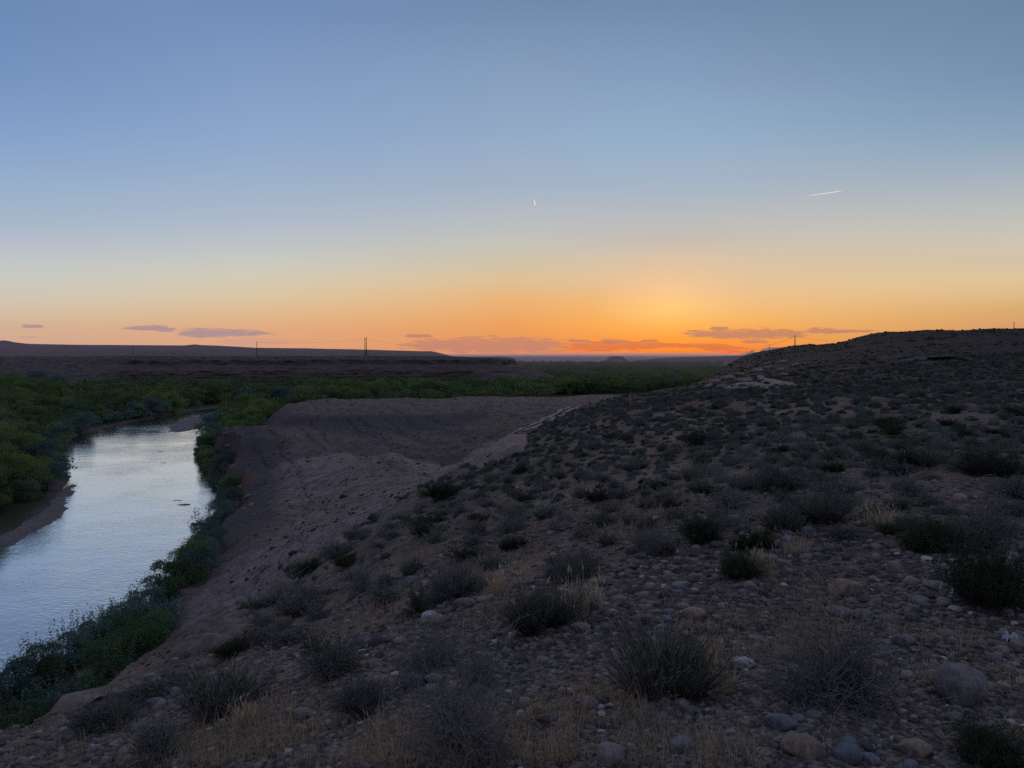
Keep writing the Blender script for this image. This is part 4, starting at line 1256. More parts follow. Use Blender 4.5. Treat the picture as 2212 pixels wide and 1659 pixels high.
for k, (px, lab) in enumerate([
    ([(1631, 812), (1648, 808), (1688, 822), (1728, 829), (1721, 834), (1681, 832), (1641, 826)], 'large pale sandstone slab on top of the outcrop at the foot of the dark hill'),
    ([(1565, 841), (1585, 831), (1648, 828), (1681, 834), (1675, 839), (1615, 841)], 'low pale sandstone slab along the bottom of the outcrop under the dark hill'),
]):
    q = px_poly(px)
    tag(patch('sandstone_slab', q, M['outcrop'], 0.45, 2.2, n=80, seed=600 + k, sink=0.3, rough=0.2), lab, 'rock')

out = [(1610, 828, 44, 15), (1572, 822, 36, 15), (1545, 830, 34, 13), (1598, 812, 26, 10), (1640, 803, 34, 10), (1660, 796, 30, 9), (1530, 838, 26, 9), (1560, 838, 30, 10), (1700, 812, 26, 8), (1688, 800, 22, 7), (1625, 836, 30, 7), (1735, 800, 24, 7), (1718, 790, 20, 6), (1755, 795, 26, 6), (1780, 803, 22, 6), (1590, 836, 24, 8), (1655, 788, 18, 5), (1760, 780, 20, 5), (1690, 782, 22, 6), (1800, 790, 22, 5), (2090, 780, 40, 9), (2060, 785, 30, 7), (2120, 784, 24, 6), (1920, 795, 22, 5), (1850, 783, 26, 5), (1985, 779, 75, 7), (2050, 777, 80, 7), (2010, 787, 60, 6), (1930, 774, 50, 5), (1905, 806, 46, 6), (1830, 800, 40, 6)]  # long flat ones at the end stand in for shadow lines under ledges
BM_ = [mesh_of('boulder', *(lambda T: (T[0], [T[1]]))(stone_template(4, 700 + i, 0.6)), [M['outcrop']]) for i in range(5)]
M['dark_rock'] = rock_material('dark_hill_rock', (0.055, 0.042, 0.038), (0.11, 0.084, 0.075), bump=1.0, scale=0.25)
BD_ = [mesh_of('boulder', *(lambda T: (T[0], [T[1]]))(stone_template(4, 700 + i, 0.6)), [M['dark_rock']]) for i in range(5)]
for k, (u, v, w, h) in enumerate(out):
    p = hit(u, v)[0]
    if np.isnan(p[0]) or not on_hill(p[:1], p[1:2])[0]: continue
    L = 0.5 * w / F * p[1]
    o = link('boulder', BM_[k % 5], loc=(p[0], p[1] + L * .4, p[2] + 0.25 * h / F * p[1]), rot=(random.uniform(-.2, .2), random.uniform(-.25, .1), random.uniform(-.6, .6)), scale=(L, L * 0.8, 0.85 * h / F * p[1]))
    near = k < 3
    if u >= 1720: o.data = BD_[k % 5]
    lab = ('big rounded outcrop boulder under the pale slab', 'second outcrop boulder with a notch toward the wooded valley', 'outcrop boulder lowest toward the green wood')[k] if near else ('jumbled sandstone boulder of the outcrop at the foot of the dark hill' if u < 1720 else 'small boulder lying on the face of the dark hill, long ones in place of ledge shadow')
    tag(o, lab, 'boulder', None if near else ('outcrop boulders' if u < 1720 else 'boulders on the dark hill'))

bk = [(486, 946, 16, 9), (492, 968, 14, 8), (497, 990, 18, 10), (505, 1008, 15, 9), (512, 1026, 20, 11), (520, 1042, 16, 10), (527, 1058, 18, 11), (535, 1074, 16, 9), (543, 1092, 15, 9), (502, 1030, 14, 8), (520, 1070, 16, 8), (530, 1100, 14, 8), (548, 1112, 12, 8), (478, 934, 14, 6)]
for u, v, w, h in bk:
    p = hit(u, v)[0]
    if np.isnan(p[0]): continue
    L = 0.5 * w / F * p[1]
    o = link('rock', BM_[random.randrange(5)], loc=(p[0], p[1], p[2]), rot=(random.uniform(-.2, .2), random.uniform(-.3, .3), random.uniform(0, 3)), scale=(L, L * 0.8, 0.6 * h / F * p[1]))
    tag(o, 'block of broken rock along the edge of the eroded near shore bluff', 'rock', 'blocks on the bluff edge')

# river stone with a riffle, litter
p = at(396, 1090, -36 / st(0, 1090)[1])
o = link('river_rock', BM_[1], loc=(p[0], p[1], -0.1), scale=(1.6, 0.8, 0.45)); tag(o, 'small dark rock breaking the water in midstream', 'rock')
p = at(372, 1093, -36 / st(0, 1093)[1])
for (u, v, s_) in ((382, 1081, .8), (345, 975, 1.0), (352, 1000, .7)):
    p = at(u, v, -36 / st(0, v)[1])
    o = link('river_rock', BM_[2], loc=(p[0], p[1], -0.12), scale=(2.2 * s_, 0.5, 0.3)); tag(o, 'barely awash dark stone in the river near the sandy bank', 'rock', 'awash stones')


def scrap(u, v, w, label, seed):
    p = hit(u, v)[0]; R = 0.5 * w / F * p[1]; r = np.random.default_rng(seed)
    n = 14; a, b = np.meshgrid(np.linspace(-1, 1, n), np.linspace(-1, 1, n), indexing='ij')
    x = a * (1 + .3 * fbm(a * 2 + seed, b * 2, 2, seed)) * R; y = b * (0.7 + .3 * fbm(a * 2, b * 2 + seed, 2, seed + 1)) * R
    zq = R * (0.55 + 0.9 * np.abs(fbm(a * 1.6 + seed, b * 1.6, 3, seed + 2)) * 2 - 0.35 * (a * a + b * b))
    return tag(link('paper_scrap', mesh_of('paper_scrap', np.stack([x, y, zq], -1).reshape(-1, 3), [grid_faces(n, n)], [M['paper']], smooth=False), loc=p, rot=(0.2, 0.1, seed)), label, 'litter')


scrap(2186, 1385, 32, 'crumpled white scrap of plastic caught beside dark twigs', 3)
scrap(2206, 1478, 26, 'small white scrap at the edge of the picture near the largest boulder', 4)
scrap(1706, 1205, 12, 'tiny white scrap in the pale spiky straw', 5)
scrap(1880, 1375, 14, 'tiny white chip on the gravel above the spiny dark shrub', 6)

# ------------------------------------------------------------------ trees of the valley
def tree_template(mat, seed, n_leaf, size, wide=0.62, shoots=False):
    """unit tree one high: crown of leaf clumps on a forked trunk"""
    r = np.random.default_rng(seed)
    nb_ = r.integers(9, 14)
    cen, rad = [], []
    for i in range(nb_):
        a = r.uniform(0, 2 * PI); q = wide * 0.62 * math.sqrt(r.uniform(0, 1)); hz0 = r.uniform(0.10, 0.78) * (1 - 0.45 * (q / wide) ** 2)
        cen.append((q * math.cos(a), q * math.sin(a), hz0)); rad.append(r.uniform(0.16, 0.30))
    cen, rad = np.array(cen), np.array(rad)
    i = r.integers(0, nb_, n_leaf)
    d = r.normal(size=(n_leaf, 3)); d /= np.linalg.norm(d, axis=1, keepdims=True); d[:, 2] = np.abs(d[:, 2]) * 1.0 - 0.25 * r.uniform(size=n_leaf)
    P = cen[i] + d * (rad[i] * r.uniform(0.35, 1.05, n_leaf) ** 0.5)[:, None] * np.array([1.15, 1.15, 0.85])
    P += r.normal(size=P.shape) * 0.02
    if shoots:
        ns = 26; a = r.uniform(0, 2 * PI, ns); q = wide * 0.8 * np.sqrt(r.uniform(0, 1, ns)); top = r.uniform(0.8, 1.2, ns)
        k = r.integers(0, ns, n_leaf // 4); f = r.uniform(0, 1, len(k))
        Q = np.stack([q[k] * np.cos(a[k]) * (0.8 + .3 * f), q[k] * np.sin(a[k]) * (0.8 + .3 * f), 0.35 + (top[k] - 0.35) * f], -1) + r.normal(size=(len(k), 3)) * 0.018
        P = np.vstack([P, Q])
    P[:, 2] = np.maximum(P[:, 2], 0.03)
    lv, lf = leaves(P, size, r, 1.0, 0.6, np.zeros((len(P), 3)) + np.array([0, 0, 0.2]))
    crown = mesh_of('crown', lv, [lf], [M[mat]], smooth=False)
    paths = [np.stack([np.linspace(0, 0.03, 6), np.linspace(0, 0.02, 6), np.linspace(0, 0.5, 6)], -1)]
    for c in cen[:7]:
        q = np.linspace(0, 1, 6)[:, None]; b0 = np.array([0.01, 0.01, 0.14])
        paths.append(b0 + (c - b0) * q + np.array([0, 0, 0.06]) * np.sin(q * PI))
    rads = np.array([np.linspace(0.032, 0.016, 6)] + [np.linspace(0.018, 0.006, 6)] * (len(paths) - 1))
    tv, tf = tubes(np.array(paths), rads, 5)
    return crown, mesh_of('trunk', tv, [tf], [M['bark']]), (lv, lf)


TREES = {k: [tree_template(k, 40 + 11 * i + len(k), 7600, 0.034) for i in range(4)] for k in ('green', 'deep', 'olive')}
WILL = {k: [tree_template(k, 80 + 11 * i + len(k), 5200, 0.042, 0.6, True) for i in range(3)] for k in ('willow', 'willow_deep')}
LOWTREE = {k: [tree_template(k, 140 + 11 * i + len(k), 260, 0.12) for i in range(4)] for k in ('green', 'deep', 'olive')}


def tree(kinds, name, x, y, z, h, wscale, label, cat, group=None):
    t = random.choice(kinds)
    o = bpy.data.objects.new(name, None); C.objects.link(o)
    o.location = (x, y, z - 0.05); o.rotation_euler = (0, 0, random.uniform(0, 6.28)); o.scale = (h * wscale, h * wscale, h)
    link('crown', t[0], o); link('trunk', t[1], o)
    return tag(o, label, cat, group)


# willows of the near bank, one by one
wl_list = [
    (-30, 1560, 118, 'willow', 'grey-green willow cut off by the lower corner of the picture'),
    (22, 1530, 112, 'willow', 'blue-green willow with drooping sprays, first from the lower corner'),
    (70, 1500, 108, 'willow_deep', 'dark inner willow behind the first blue-green sprays'),
    (112, 1472, 106, 'willow', 'willow with loose pale tips above the rim of straw'),
    (152, 1450, 104, 'willow', 'tall blue-green willow with one shoot standing above the water'),
    (198, 1422, 100, 'willow', 'bushy blue-green willow in the middle of the near bank row'),
    (240, 1398, 96, 'willow_deep', 'dense dark willow below the middle of the near bank row'),
    (280, 1368, 92, 'willow', 'willow with a thin shoot leaning out over the water'),
    (318, 1338, 88, 'willow', 'willow with feathery shoots where the bank row turns upstream'),
    (356, 1304, 82, 'willow_deep', 'deep green willow at the foot of the bare soil slope'),
    (392, 1272, 78, 'willow_deep', 'deep green willow next to the last feathery one'),
    (424, 1228, 76, 'willow_deep', 'round green willow beside the narrowing bank'),
    (448, 1180, 76, 'willow', 'grey-green round willow under the brown slope'),
    (478, 1132, 62, 'willow', 'pale topped willow nearest the red cut bank'),
    (488, 1060, 40, 'willow_deep', 'dark shrub clinging to the red cut bank'),
    (465, 1005, 45, 'willow', 'dark round willow at the water below the clay nose'),
    (450, 985, 45, 'willow_deep', 'deep green willow right at the bend of the near shore'),
]
for (u, v, hpx, kind, lab) in [
    (10, 1620, 120, 'willow_deep', 'dark willow mass right under the straw rim in the lower corner'),
    (75, 1600, 118, 'willow_deep', 'black-green willow just under the small sandstone edge'),
    (135, 1565, 118, 'willow', 'second-row willow rising behind the rim with pale sprays on top'),
    (190, 1530, 112, 'willow_deep', 'second-row dark willow under the long low sagebrush'),
    (240, 1490, 108, 'willow_deep', 'second-row dark willow hiding the base of the bank'),
    (285, 1448, 100, 'willow_deep', 'dark willow just above the long sandstone ledge'),
    (322, 1405, 90, 'willow_deep', 'dark willow on the bare soil side of the bank row'),
    (362, 1350, 76, 'willow', 'grey-green willow spreading onto the bare soil'),
]:
    s, t = st(u, v); Y = -34.5 / t
    tree(WILL[kind], 'willow', s * Y, Y, gz(s * Y, Y)[0] - 0.3, hpx / F * Y, 1.15, lab, 'willow')

for (u, v, hpx, kind, lab) in wl_list:
    s, t = st(u, v); Y = -35.6 / t
    x = s * Y; z_ = gz(x, Y)[0]
    tree(WILL[kind], 'willow', x, Y, min(z_, 2.2) - 0.2, hpx / F * Y * 0.86, 1.12, lab, 'willow')
# small fill-in shrubs of the same bank row
Rw = resample(right_edge, 400)
for k in range(400):
    x, y = Rw[k]
    u, v = pix(np.array([x, y, 0.0]))
    if u < -90 or y > 330 or y < 78 or random.random() > 0.2: continue
    o_ = random.uniform(0.8, 2.4)
    tgx, tgy = Rw[min(k + 3, 399)] - Rw[max(k - 3, 0)]; L_ = math.hypot(tgx, tgy)
    x, y = x + tgy / L_ * o_, y - tgx / L_ * o_
    tree(WILL[random.choice(('willow', 'willow_deep'))], 'willow', x, y, min(gz(x, y)[0], 1.8) - 0.2, random.uniform(1.6, 2.9), 1.15, 'low willow crowded under the taller willows of the near bank', 'willow', 'low willows of the near bank')

cand = []
gridpts = []
for (y0, y1, stp) in ((112, 420, 5.3), (420, 800, 7.6), (800, 2350, 11)):
    for y in np.arange(y0, y1, stp):
        xr = np.arange(-0.78 * y, 0.34 * y, stp)
        gridpts.append(np.stack([xr + rng.uniform(-.45, .45, len(xr)) * stp, y + rng.uniform(-.45, .45, len(xr)) * stp, np.full(len(xr), stp)], -1))
gp = np.concatenate(gridpts)
zt = tab(TZ, gp[:, 0], np.minimum(gp[:, 1], 880))
dd = np.where((gp[:, 1] < 900) & (gp[:, 0] < 60), poly_dist(gp[:, 0], gp[:, 1], river_poly), 400)
ok = (zt < -34.2) & (dd > 2.2)
for pl in (bar, beach, bar2):
    ok &= poly_dist(gp[:, 0], gp[:, 1], pl) > 0.5
# stop at the foot of the mesa
foot = rl + nr * (48 + 62 * wl + 10 * wn)[:, None]
front = np.interp(gp[:, 0] / gp[:, 1], (foot[:, 0] / foot[:, 1])[:np.argmax(ru)], foot[:np.argmax(ru), 1], right=5000)
gu0 = CU + F * gp[:, 0] / gp[:, 1]
ok &= (gp[:, 1] < front) | ((gu0 > 1085) & (gp[:, 1] > 1000))
gu = CU + F * gp[:, 0] / gp[:, 1]
# clearing of bare ground between wood and hill nose
ok &= ~((gu > 1180) & (gp[:, 1] < 640 + (gu - 1180) * 0.25))
gp, gu = gp[ok], gu[ok]; zt = zt[ok]; dd = dd[ok]
kind_n = fbm(gp[:, 0] / 40, gp[:, 1] / 60, 3, 901)
hh = np.clip(7.6 + 6.5 * fbm(gp[:, 0] / 30, gp[:, 1] / 45, 3, 905) + rng.normal(0, 1.9, len(gp)), 3.0, 13.0)
nearb = dd < 9
hh = np.where(nearb & (gp[:, 1] < 300), hh * 0.62, hh)
hh = hh * (1 + 0.5 * (1 - sstep(80, 190, gu)) * sstep(14, 28, dd))
hh = hh * (1 + 0.45 * sstep(330, 560, gp[:, 1]))
vis = visible(gp[:, 0], gp[:, 1], Z0 - 35 + hh) & (gu > -70) & (gu < 1560)
gp, gu, kind_n, hh, dd, nearb, zt = gp[vis], gu[vis], kind_n[vis], hh[vis], dd[vis], nearb[vis], zt[vis]
vv_ = pix(np.stack([gp[:, 0], gp[:, 1], np.ones(len(gp))], -1))[1]
kk = np.where(nearb & (rng.uniform(size=len(gp)) < 0.6), 'olive', np.where(kind_n + 0.25 * rng.normal(size=len(gp)) > 0.05, 'green', np.where(rng.uniform(size=len(gp)) < 0.09, 'olive', 'deep')))
order = np.argsort(-hh / gp[:, 1])
TW = {'green': 'bright green cottonwood', 'deep': 'deep green cottonwood', 'olive': 'silvery olive tree'}
TN = {'green': 'cottonwood_tree', 'deep': 'cottonwood_tree', 'olive': 'olive_tree'}


def tree_zone(i):
    u, y, d = gu[i], gp[i, 1], dd[i]
    side = gp[i, 0] > np.interp(y, right_edge[:, 1], right_edge[:, 0]) - 2 if y < 500 else u > 560
    if side: return 'on the near shore behind the sandbar' if y < 520 else 'in the wood beyond the bare mounds'
    if d < 9: return 'at the river edge by the sandy beach' if y < 230 else 'at the water edge of the far river bend'
    if y < 190: return 'in the thicket behind the sandy beach'
    if y < 330: return 'in the thicket along the far river bank'
    return 'in the wood below the layered mesa'


N_TREE = 285
for i in order[:N_TREE]:
    z_ = min(gz(gp[i, 0], gp[i, 1])[0], 3.0)
    zn = tree_zone(i)
    tall = 'tall ' if hh[i] > 6 else 'low '
    tree(TREES[kk[i]], TN[kk[i]], gp[i, 0], gp[i, 1], z_, hh[i], random.uniform(0.8, 1.05), tall + TW[kk[i]] + ' ' + zn, 'tree', 'trees ' + zn)
rest = order[N_TREE:]
print('trees', len(order), 'rest', len(rest))
Vs, Fs, Ms, nv = [], [], [], 0
mk = {'green': 0, 'deep': 1, 'olive': 2}
for i in rest:
    far_ = gp[i, 1] > 420
    k = kk[i]
    lv, lf = (LOWTREE if far_ else LOWTREE)[k][random.randrange(4)][2]
    a = random.uniform(0, 6.28); ca, sa = math.cos(a), math.sin(a); h = hh[i]; w = h * random.uniform(0.85, 1.15)
    Vs.append(np.stack([(lv[:, 0] * ca - lv[:, 1] * sa) * w + gp[i, 0], (lv[:, 0] * sa + lv[:, 1] * ca) * w + gp[i, 1], lv[:, 2] * h + Z0 - 35.3], -1))
    Fs.append(lf + nv); nv += len(lv); Ms.append(np.full(len(lf), mk[k]))
tag(link('far_woodland', mesh_of('far_woodland', np.concatenate(Vs), [np.concatenate(Fs)], [M['belt_green'], M['belt_deep'], M['olive']], np.concatenate(Ms), smooth=False)), 'continuous far-off green wood filling the valley floor to the hazy plain', 'woodland', kind='stuff')

# ------------------------------------------------------------------ power poles and wires
def power_pole(u, v_base, v_top, Y, n_poles, gap, label, rad=0.22, arm=True):
    b = at(u, v_base, Y); h = (v_base - v_top) / F * Y
    o = bpy.data.objects.new('power_pole', None); C.objects.link(o); o.location = b
    for k in range(n_poles):
        x = (k - (n_poles - 1) / 2) * gap
        pth = np.array([[[x, 0, -3], [x, 0, h * .3], [x, 0, h * .7], [x, 0, h]]])
        tv, tf = tubes(pth, np.array([[rad, rad * .95, rad * .8, rad * .68]]), 8)
        link('pole', mesh_of('pole', tv, [tf], [M['pole']]), o)
    if arm:
        tv, tf = tubes(np.array([[[-gap * .5 - .5, 0, h * .9], [0, 0.02, h * .9], [gap * .5 + .5, 0, h * .9]]]), np.full((1, 3), 0.09), 4)
        link('crossarm', mesh_of('crossarm', tv, [tf], [M['pole']]), o)
    return tag(o, label, 'power pole'), b + np.array([0, 0, h * .92])


_, w0 = power_pole(287, 769, 745, 760, 1, 0, 'faint single pole on the mesa, farthest along toward the rounded ridge end', 0.13, False)
_, w1_ = power_pole(555, 769, 737, 795, 1, 0, 'single thin power pole standing on the mesa between two other poles', 0.34, False)
_, w2_ = power_pole(790, 770, 729, 815, 2, 1.5, 'tall double power pole on the mesa, two masts side by side', 0.42)
power_pole(721, 771, 754, 1350, 3, 4.6, 'faint three-masted pole set behind the mesa edge near the double pole', 0.14)
p3, w3 = power_pole(1662, 758, 744, 400, 1, 0, 'short power pole in front of the pale butte at the tip of the hill', 0.13, False)
p4, w4 = power_pole(1717, 752, 724, 380, 1, 0, 'taller power pole standing on the low crest of the dark hill', 0.25, False)
p5, w5 = power_pole(2190, 712, 694, 262, 1, 0, 'small pole on the skyline of the dark hill near the edge of the picture', 0.12, False)


def wire(a, b, sag, label, rad=0.045):
    q = np.linspace(0, 1, 24)[:, None]
    P_ = a + (b - a) * q - np.array([0, 0, sag]) * 4 * q * (1 - q)
    tv, tf = tubes(P_[None], np.full((1, 24), rad), 4)
    c = P_[0]
    return tag(link('power_line', mesh_of('power_line', tv - c, [tf], [M['wire']]), loc=c), label, 'wire')


wire(w1_, w2_, 2.0, 'thin power line strung from the single mesa pole to the double pole', 0.05)
wire(w2_, at(960, 742, 1500), 6, 'thin power line leaving the double pole toward the far plain', 0.05)
wire(w3, w4, 0.6, 'thin power line between the two poles on the tip of the hill', 0.045)
wire(w3, at(1585, 757, 900), 3, 'thin power line running from the short pole down over the valley', 0.06)
wire(w4, at(1900, 737, 420), 1.5, 'thin power line running from the taller pole behind the dark hill', 0.028)

# ------------------------------------------------------------------ clouds and vapour trails
def cloud_material(name, c, dens, edge_c=None):
    g = NT(name)
    tc = g.n('ShaderNodeTexCoord').outputs['Object']
    mp = g.n('ShaderNodeMapping'); g.l(tc, mp.inputs[0]); mp.inputs['Scale'].default_value = (0.0019, 0.0019, 0.026)
    n = g.noise(1.0, 6, 0.62, mp.outputs[0]).outputs[0]
    a = g.n('ShaderNodeAttribute', attribute_name='core').outputs['Fac']
    al = g.math('ADD', g.math('MULTIPLY', a, 1.25), g.math('MULTIPLY', g.math('SUBTRACT', n, 0.5), 3.6))
    mr = g.n('ShaderNodeMapRange', interpolation_type='SMOOTHSTEP'); g.l(al, mr.inputs[0]); mr.inputs[1].default_value = 0.45; mr.inputs[2].default_value = 1.0; mr.inputs[4].default_value = dens
    em = g.n('ShaderNodeEmission'); em.inputs[0].default_value = (*lin(c), 1)  # sunlit colour of the cloud painted as emission
    tr = g.n('ShaderNodeBsdfTransparent')
    ms = g.n('ShaderNodeMixShader'); g.l(mr.outputs[0], ms.inputs[0]); g.l(tr.outputs[0], ms.inputs[1]); g.l(em.outputs[0], ms.inputs[2])
    return g.finish(ms.outputs[0])


CM = {k: cloud_material('cloud_' + k, c, d) for k, (c, d) in {'lavender': ((163, 136, 146), 0.78), 'rose': ((188, 128, 114), 0.7), 'ember': ((214, 112, 74), 0.72), 'mauve': ((184, 126, 110), 0.75), 'soft': ((205, 150, 140), 0.5)}.items()}


def cloud(outline, mat, label, Y=26000, seed=0, sag=0.0):
    """flat streak of cloud: outline rows (u, v_top, v_bottom), a curved sheet far out over the plain"""
    P_ = np.array(outline, float)
    n, m = 120, 14
    u = np.linspace(P_[0, 0], P_[-1, 0], n)
    top, bot = np.interp(u, P_[:, 0], P_[:, 1]), np.interp(u, P_[:, 0], P_[:, 2])
    pad = 2.0 + 0.25 * (bot - top)
    k = np.linspace(0, 1, m)
    vv = (top - pad)[:, None] + ((bot - top) + 2 * pad)[:, None] * k[None, :]
    UU = u[:, None] + 0 * vv
    YY = Y + 500 * np.sin(PI * k)[None, :] + 0 * vv
    W_ = at(UU, vv, YY)
    core = np.sin(PI * k)[None, :] ** 0.7 * np.minimum(1, 6 * np.minimum((u - u[0]), (u[-1] - u)) / (u[-1] - u[0] + 1e-6))[:, None] ** 0.6
    c = W_.reshape(-1, 3).mean(0)
    me = mesh_of('cloud', W_.reshape(-1, 3) - c, [grid_faces(n, m)], [CM[mat]])
    attr(me, 'core', core.ravel())
    return tag(link('cloud', me, loc=c), label, 'cloud')


cloud([(258, 708, 710), (300, 706, 711), (330, 704.5, 713), (360, 706, 716), (384, 711, 718)], 'lavender', 'slim lavender cloud, first of the streaks over the rounded ridge', seed=1)
cloud([(372, 716, 722), (400, 712, 727), (450, 711.5, 727), (520, 713.5, 725), (560, 716, 723), (600, 720, 722.5)], 'lavender', 'longest lavender cloud streak over the mesa', seed=2)
cloud([(460, 733, 736), (500, 734, 744), (540, 732, 746), (590, 734, 744), (642, 737, 741)], 'soft', 'faint pinkish cloud low above the single mesa pole', seed=3)
cloud([(44, 702, 705), (65, 702, 707), (98, 704.5, 706.5)], 'lavender', 'small lone cloud fleck over the far end of the ridge', seed=4)
cloud([(38, 727, 729), (60, 726, 730), (84, 728, 730)], 'soft', 'very faint cloud fleck just above the far end of the ridge', seed=5)
cloud([(872, 724, 726), (900, 722.5, 728), (940, 724.5, 727)], 'mauve', 'thin dark streak floating above the long rose cloud bank', seed=6)
cloud([(845, 748, 750), (880, 741, 752), (920, 735, 755), (960, 736, 758), (1000, 732, 760), (1060, 730, 762), (1130, 732, 762), (1190, 733, 761), (1240, 739, 760)], 'rose', 'long rose-grey cloud bank lying on the horizon beside the sunset', seed=7)
cloud([(1200, 738, 760), (1260, 741, 759), (1320, 740, 757), (1400, 740, 752), (1450, 743, 749), (1500, 744, 750), (1560, 745, 759), (1600, 750, 762), (1640, 752, 760)], 'ember', 'glowing orange cloud bank across the place where the sun went down', Y=27000, seed=8)
cloud([(1225, 735, 737.5), (1250, 734, 738), (1282, 737, 739)], 'mauve', 'small dark streak just above the orange bank', seed=9)
cloud([(1292, 736, 738.5), (1320, 733.5, 739), (1362, 736.5, 739)], 'mauve', 'second small dark streak above the orange bank, with a humped top', seed=10)
cloud([(1382, 735, 737), (1405, 734.5, 737.5), (1425, 735, 737)], 'mauve', 'short streak above the orange bank directly below the brightest glow', seed=11)
cloud([(1462, 722, 723.5), (1490, 713, 726), (1530, 715, 728), (1580, 714, 730), (1640, 712.5, 730), (1700, 713, 729), (1730, 717, 726), (1760, 719, 723)], 'mauve', 'large mauve cloud above the hill tip poles', seed=12)
cloud([(1730, 714, 718), (1760, 710, 719), (1800, 712, 719), (1850, 714, 717), (1900, 714.5, 716.5)], 'mauve', 'tapering mauve streak stretching from the large cloud toward the dark hill', seed=13)
cloud([(1530, 708, 710), (1550, 706.5, 711), (1578, 708, 710)], 'mauve', 'small streak above the large mauve cloud', seed=14)
cloud([(1600, 737, 739), (1630, 736, 740), (1665, 738, 740)], 'mauve', 'thin streak under the large mauve cloud near the short pole', seed=15)

g = NT('vapour_trail'); em = g.n('ShaderNodeEmission'); em.inputs[0].default_value = (1.0, 0.93, 0.85, 1); em.inputs[1].default_value = 0.85  # emission paints the trail as if the sun lit it
fa = g.n('ShaderNodeAttribute', attribute_name='core').outputs['Fac']
ms = g.n('ShaderNodeMixShader'); g.l(fa, ms.inputs[0]); g.l(g.n('ShaderNodeBsdfTransparent').outputs[0], ms.inputs[1]); g.l(em.outputs[0], ms.inputs[2])
M['trail'] = g.finish(ms.outputs[0])


def trail(a, b, Y, r0, r1, label, f0=0.1, f1=1.0):
    A_, B_ = at(*a, Y), at(*b, Y * 1.02)
    q = np.linspace(0, 1, 20)
    tv, tf = tubes((A_ + (B_ - A_) * q[:, None])[None], (r0 + (r1 - r0) * q)[None] / F * Y * np.minimum(1, 4 * np.minimum(q, 1 - q) + 0.15)[None], 6)
    me = mesh_of('vapour_trail', tv - A_, [tf], [M['trail']])
    attr(me, 'core', np.repeat((f0 + (f1 - f0) * q), 6))
    return tag(link('vapour_trail', me, loc=A_), label, 'vapour trail')


trail((1736, 424.5), (1821, 412), 22000, 0.8, 1.0, 'long thin white vapour trail slanting upward above the dark hill', 0.15, 0.95)
trail((1153.5, 429), (1156, 444), 18000, 0.8, 1.6, 'short bright upright vapour trail high above the plain', 0.35, 0.95)
trail((1163, 649), (1168, 646.5), 30000, 0.6, 1.2, 'tiny faint trail dot below the short upright trail', 0.08, 0.25)
trail((528, 683.5), (540, 682), 30000, 0.6, 0.8, 'tiny faint trail low over the mesa', 0.08, 0.22)

# ------------------------------------------------------------------ sky
w = bpy.data.worlds.new('World'); bpy.context.scene.world = w; w.use_nodes = True
t = w.node_tree; t.nodes.clear()
N = t.nodes.new; Lk = t.links.new
tc = N('ShaderNodeTexCoord'); sep = N('ShaderNodeSeparateXYZ'); Lk(tc.outputs['Generated'], sep.inputs[0])


def wm(op, a, b=None, clamp=False):
    x = N('ShaderNodeMath'); x.operation = op; x.use_clamp = clamp
    for k, val in enumerate((a, b)):
        if val is None: continue
        if hasattr(val, 'is_linked'): Lk(val, x.inputs[k])
        else: x.inputs[k].default_value = val
    return x.outputs[0]


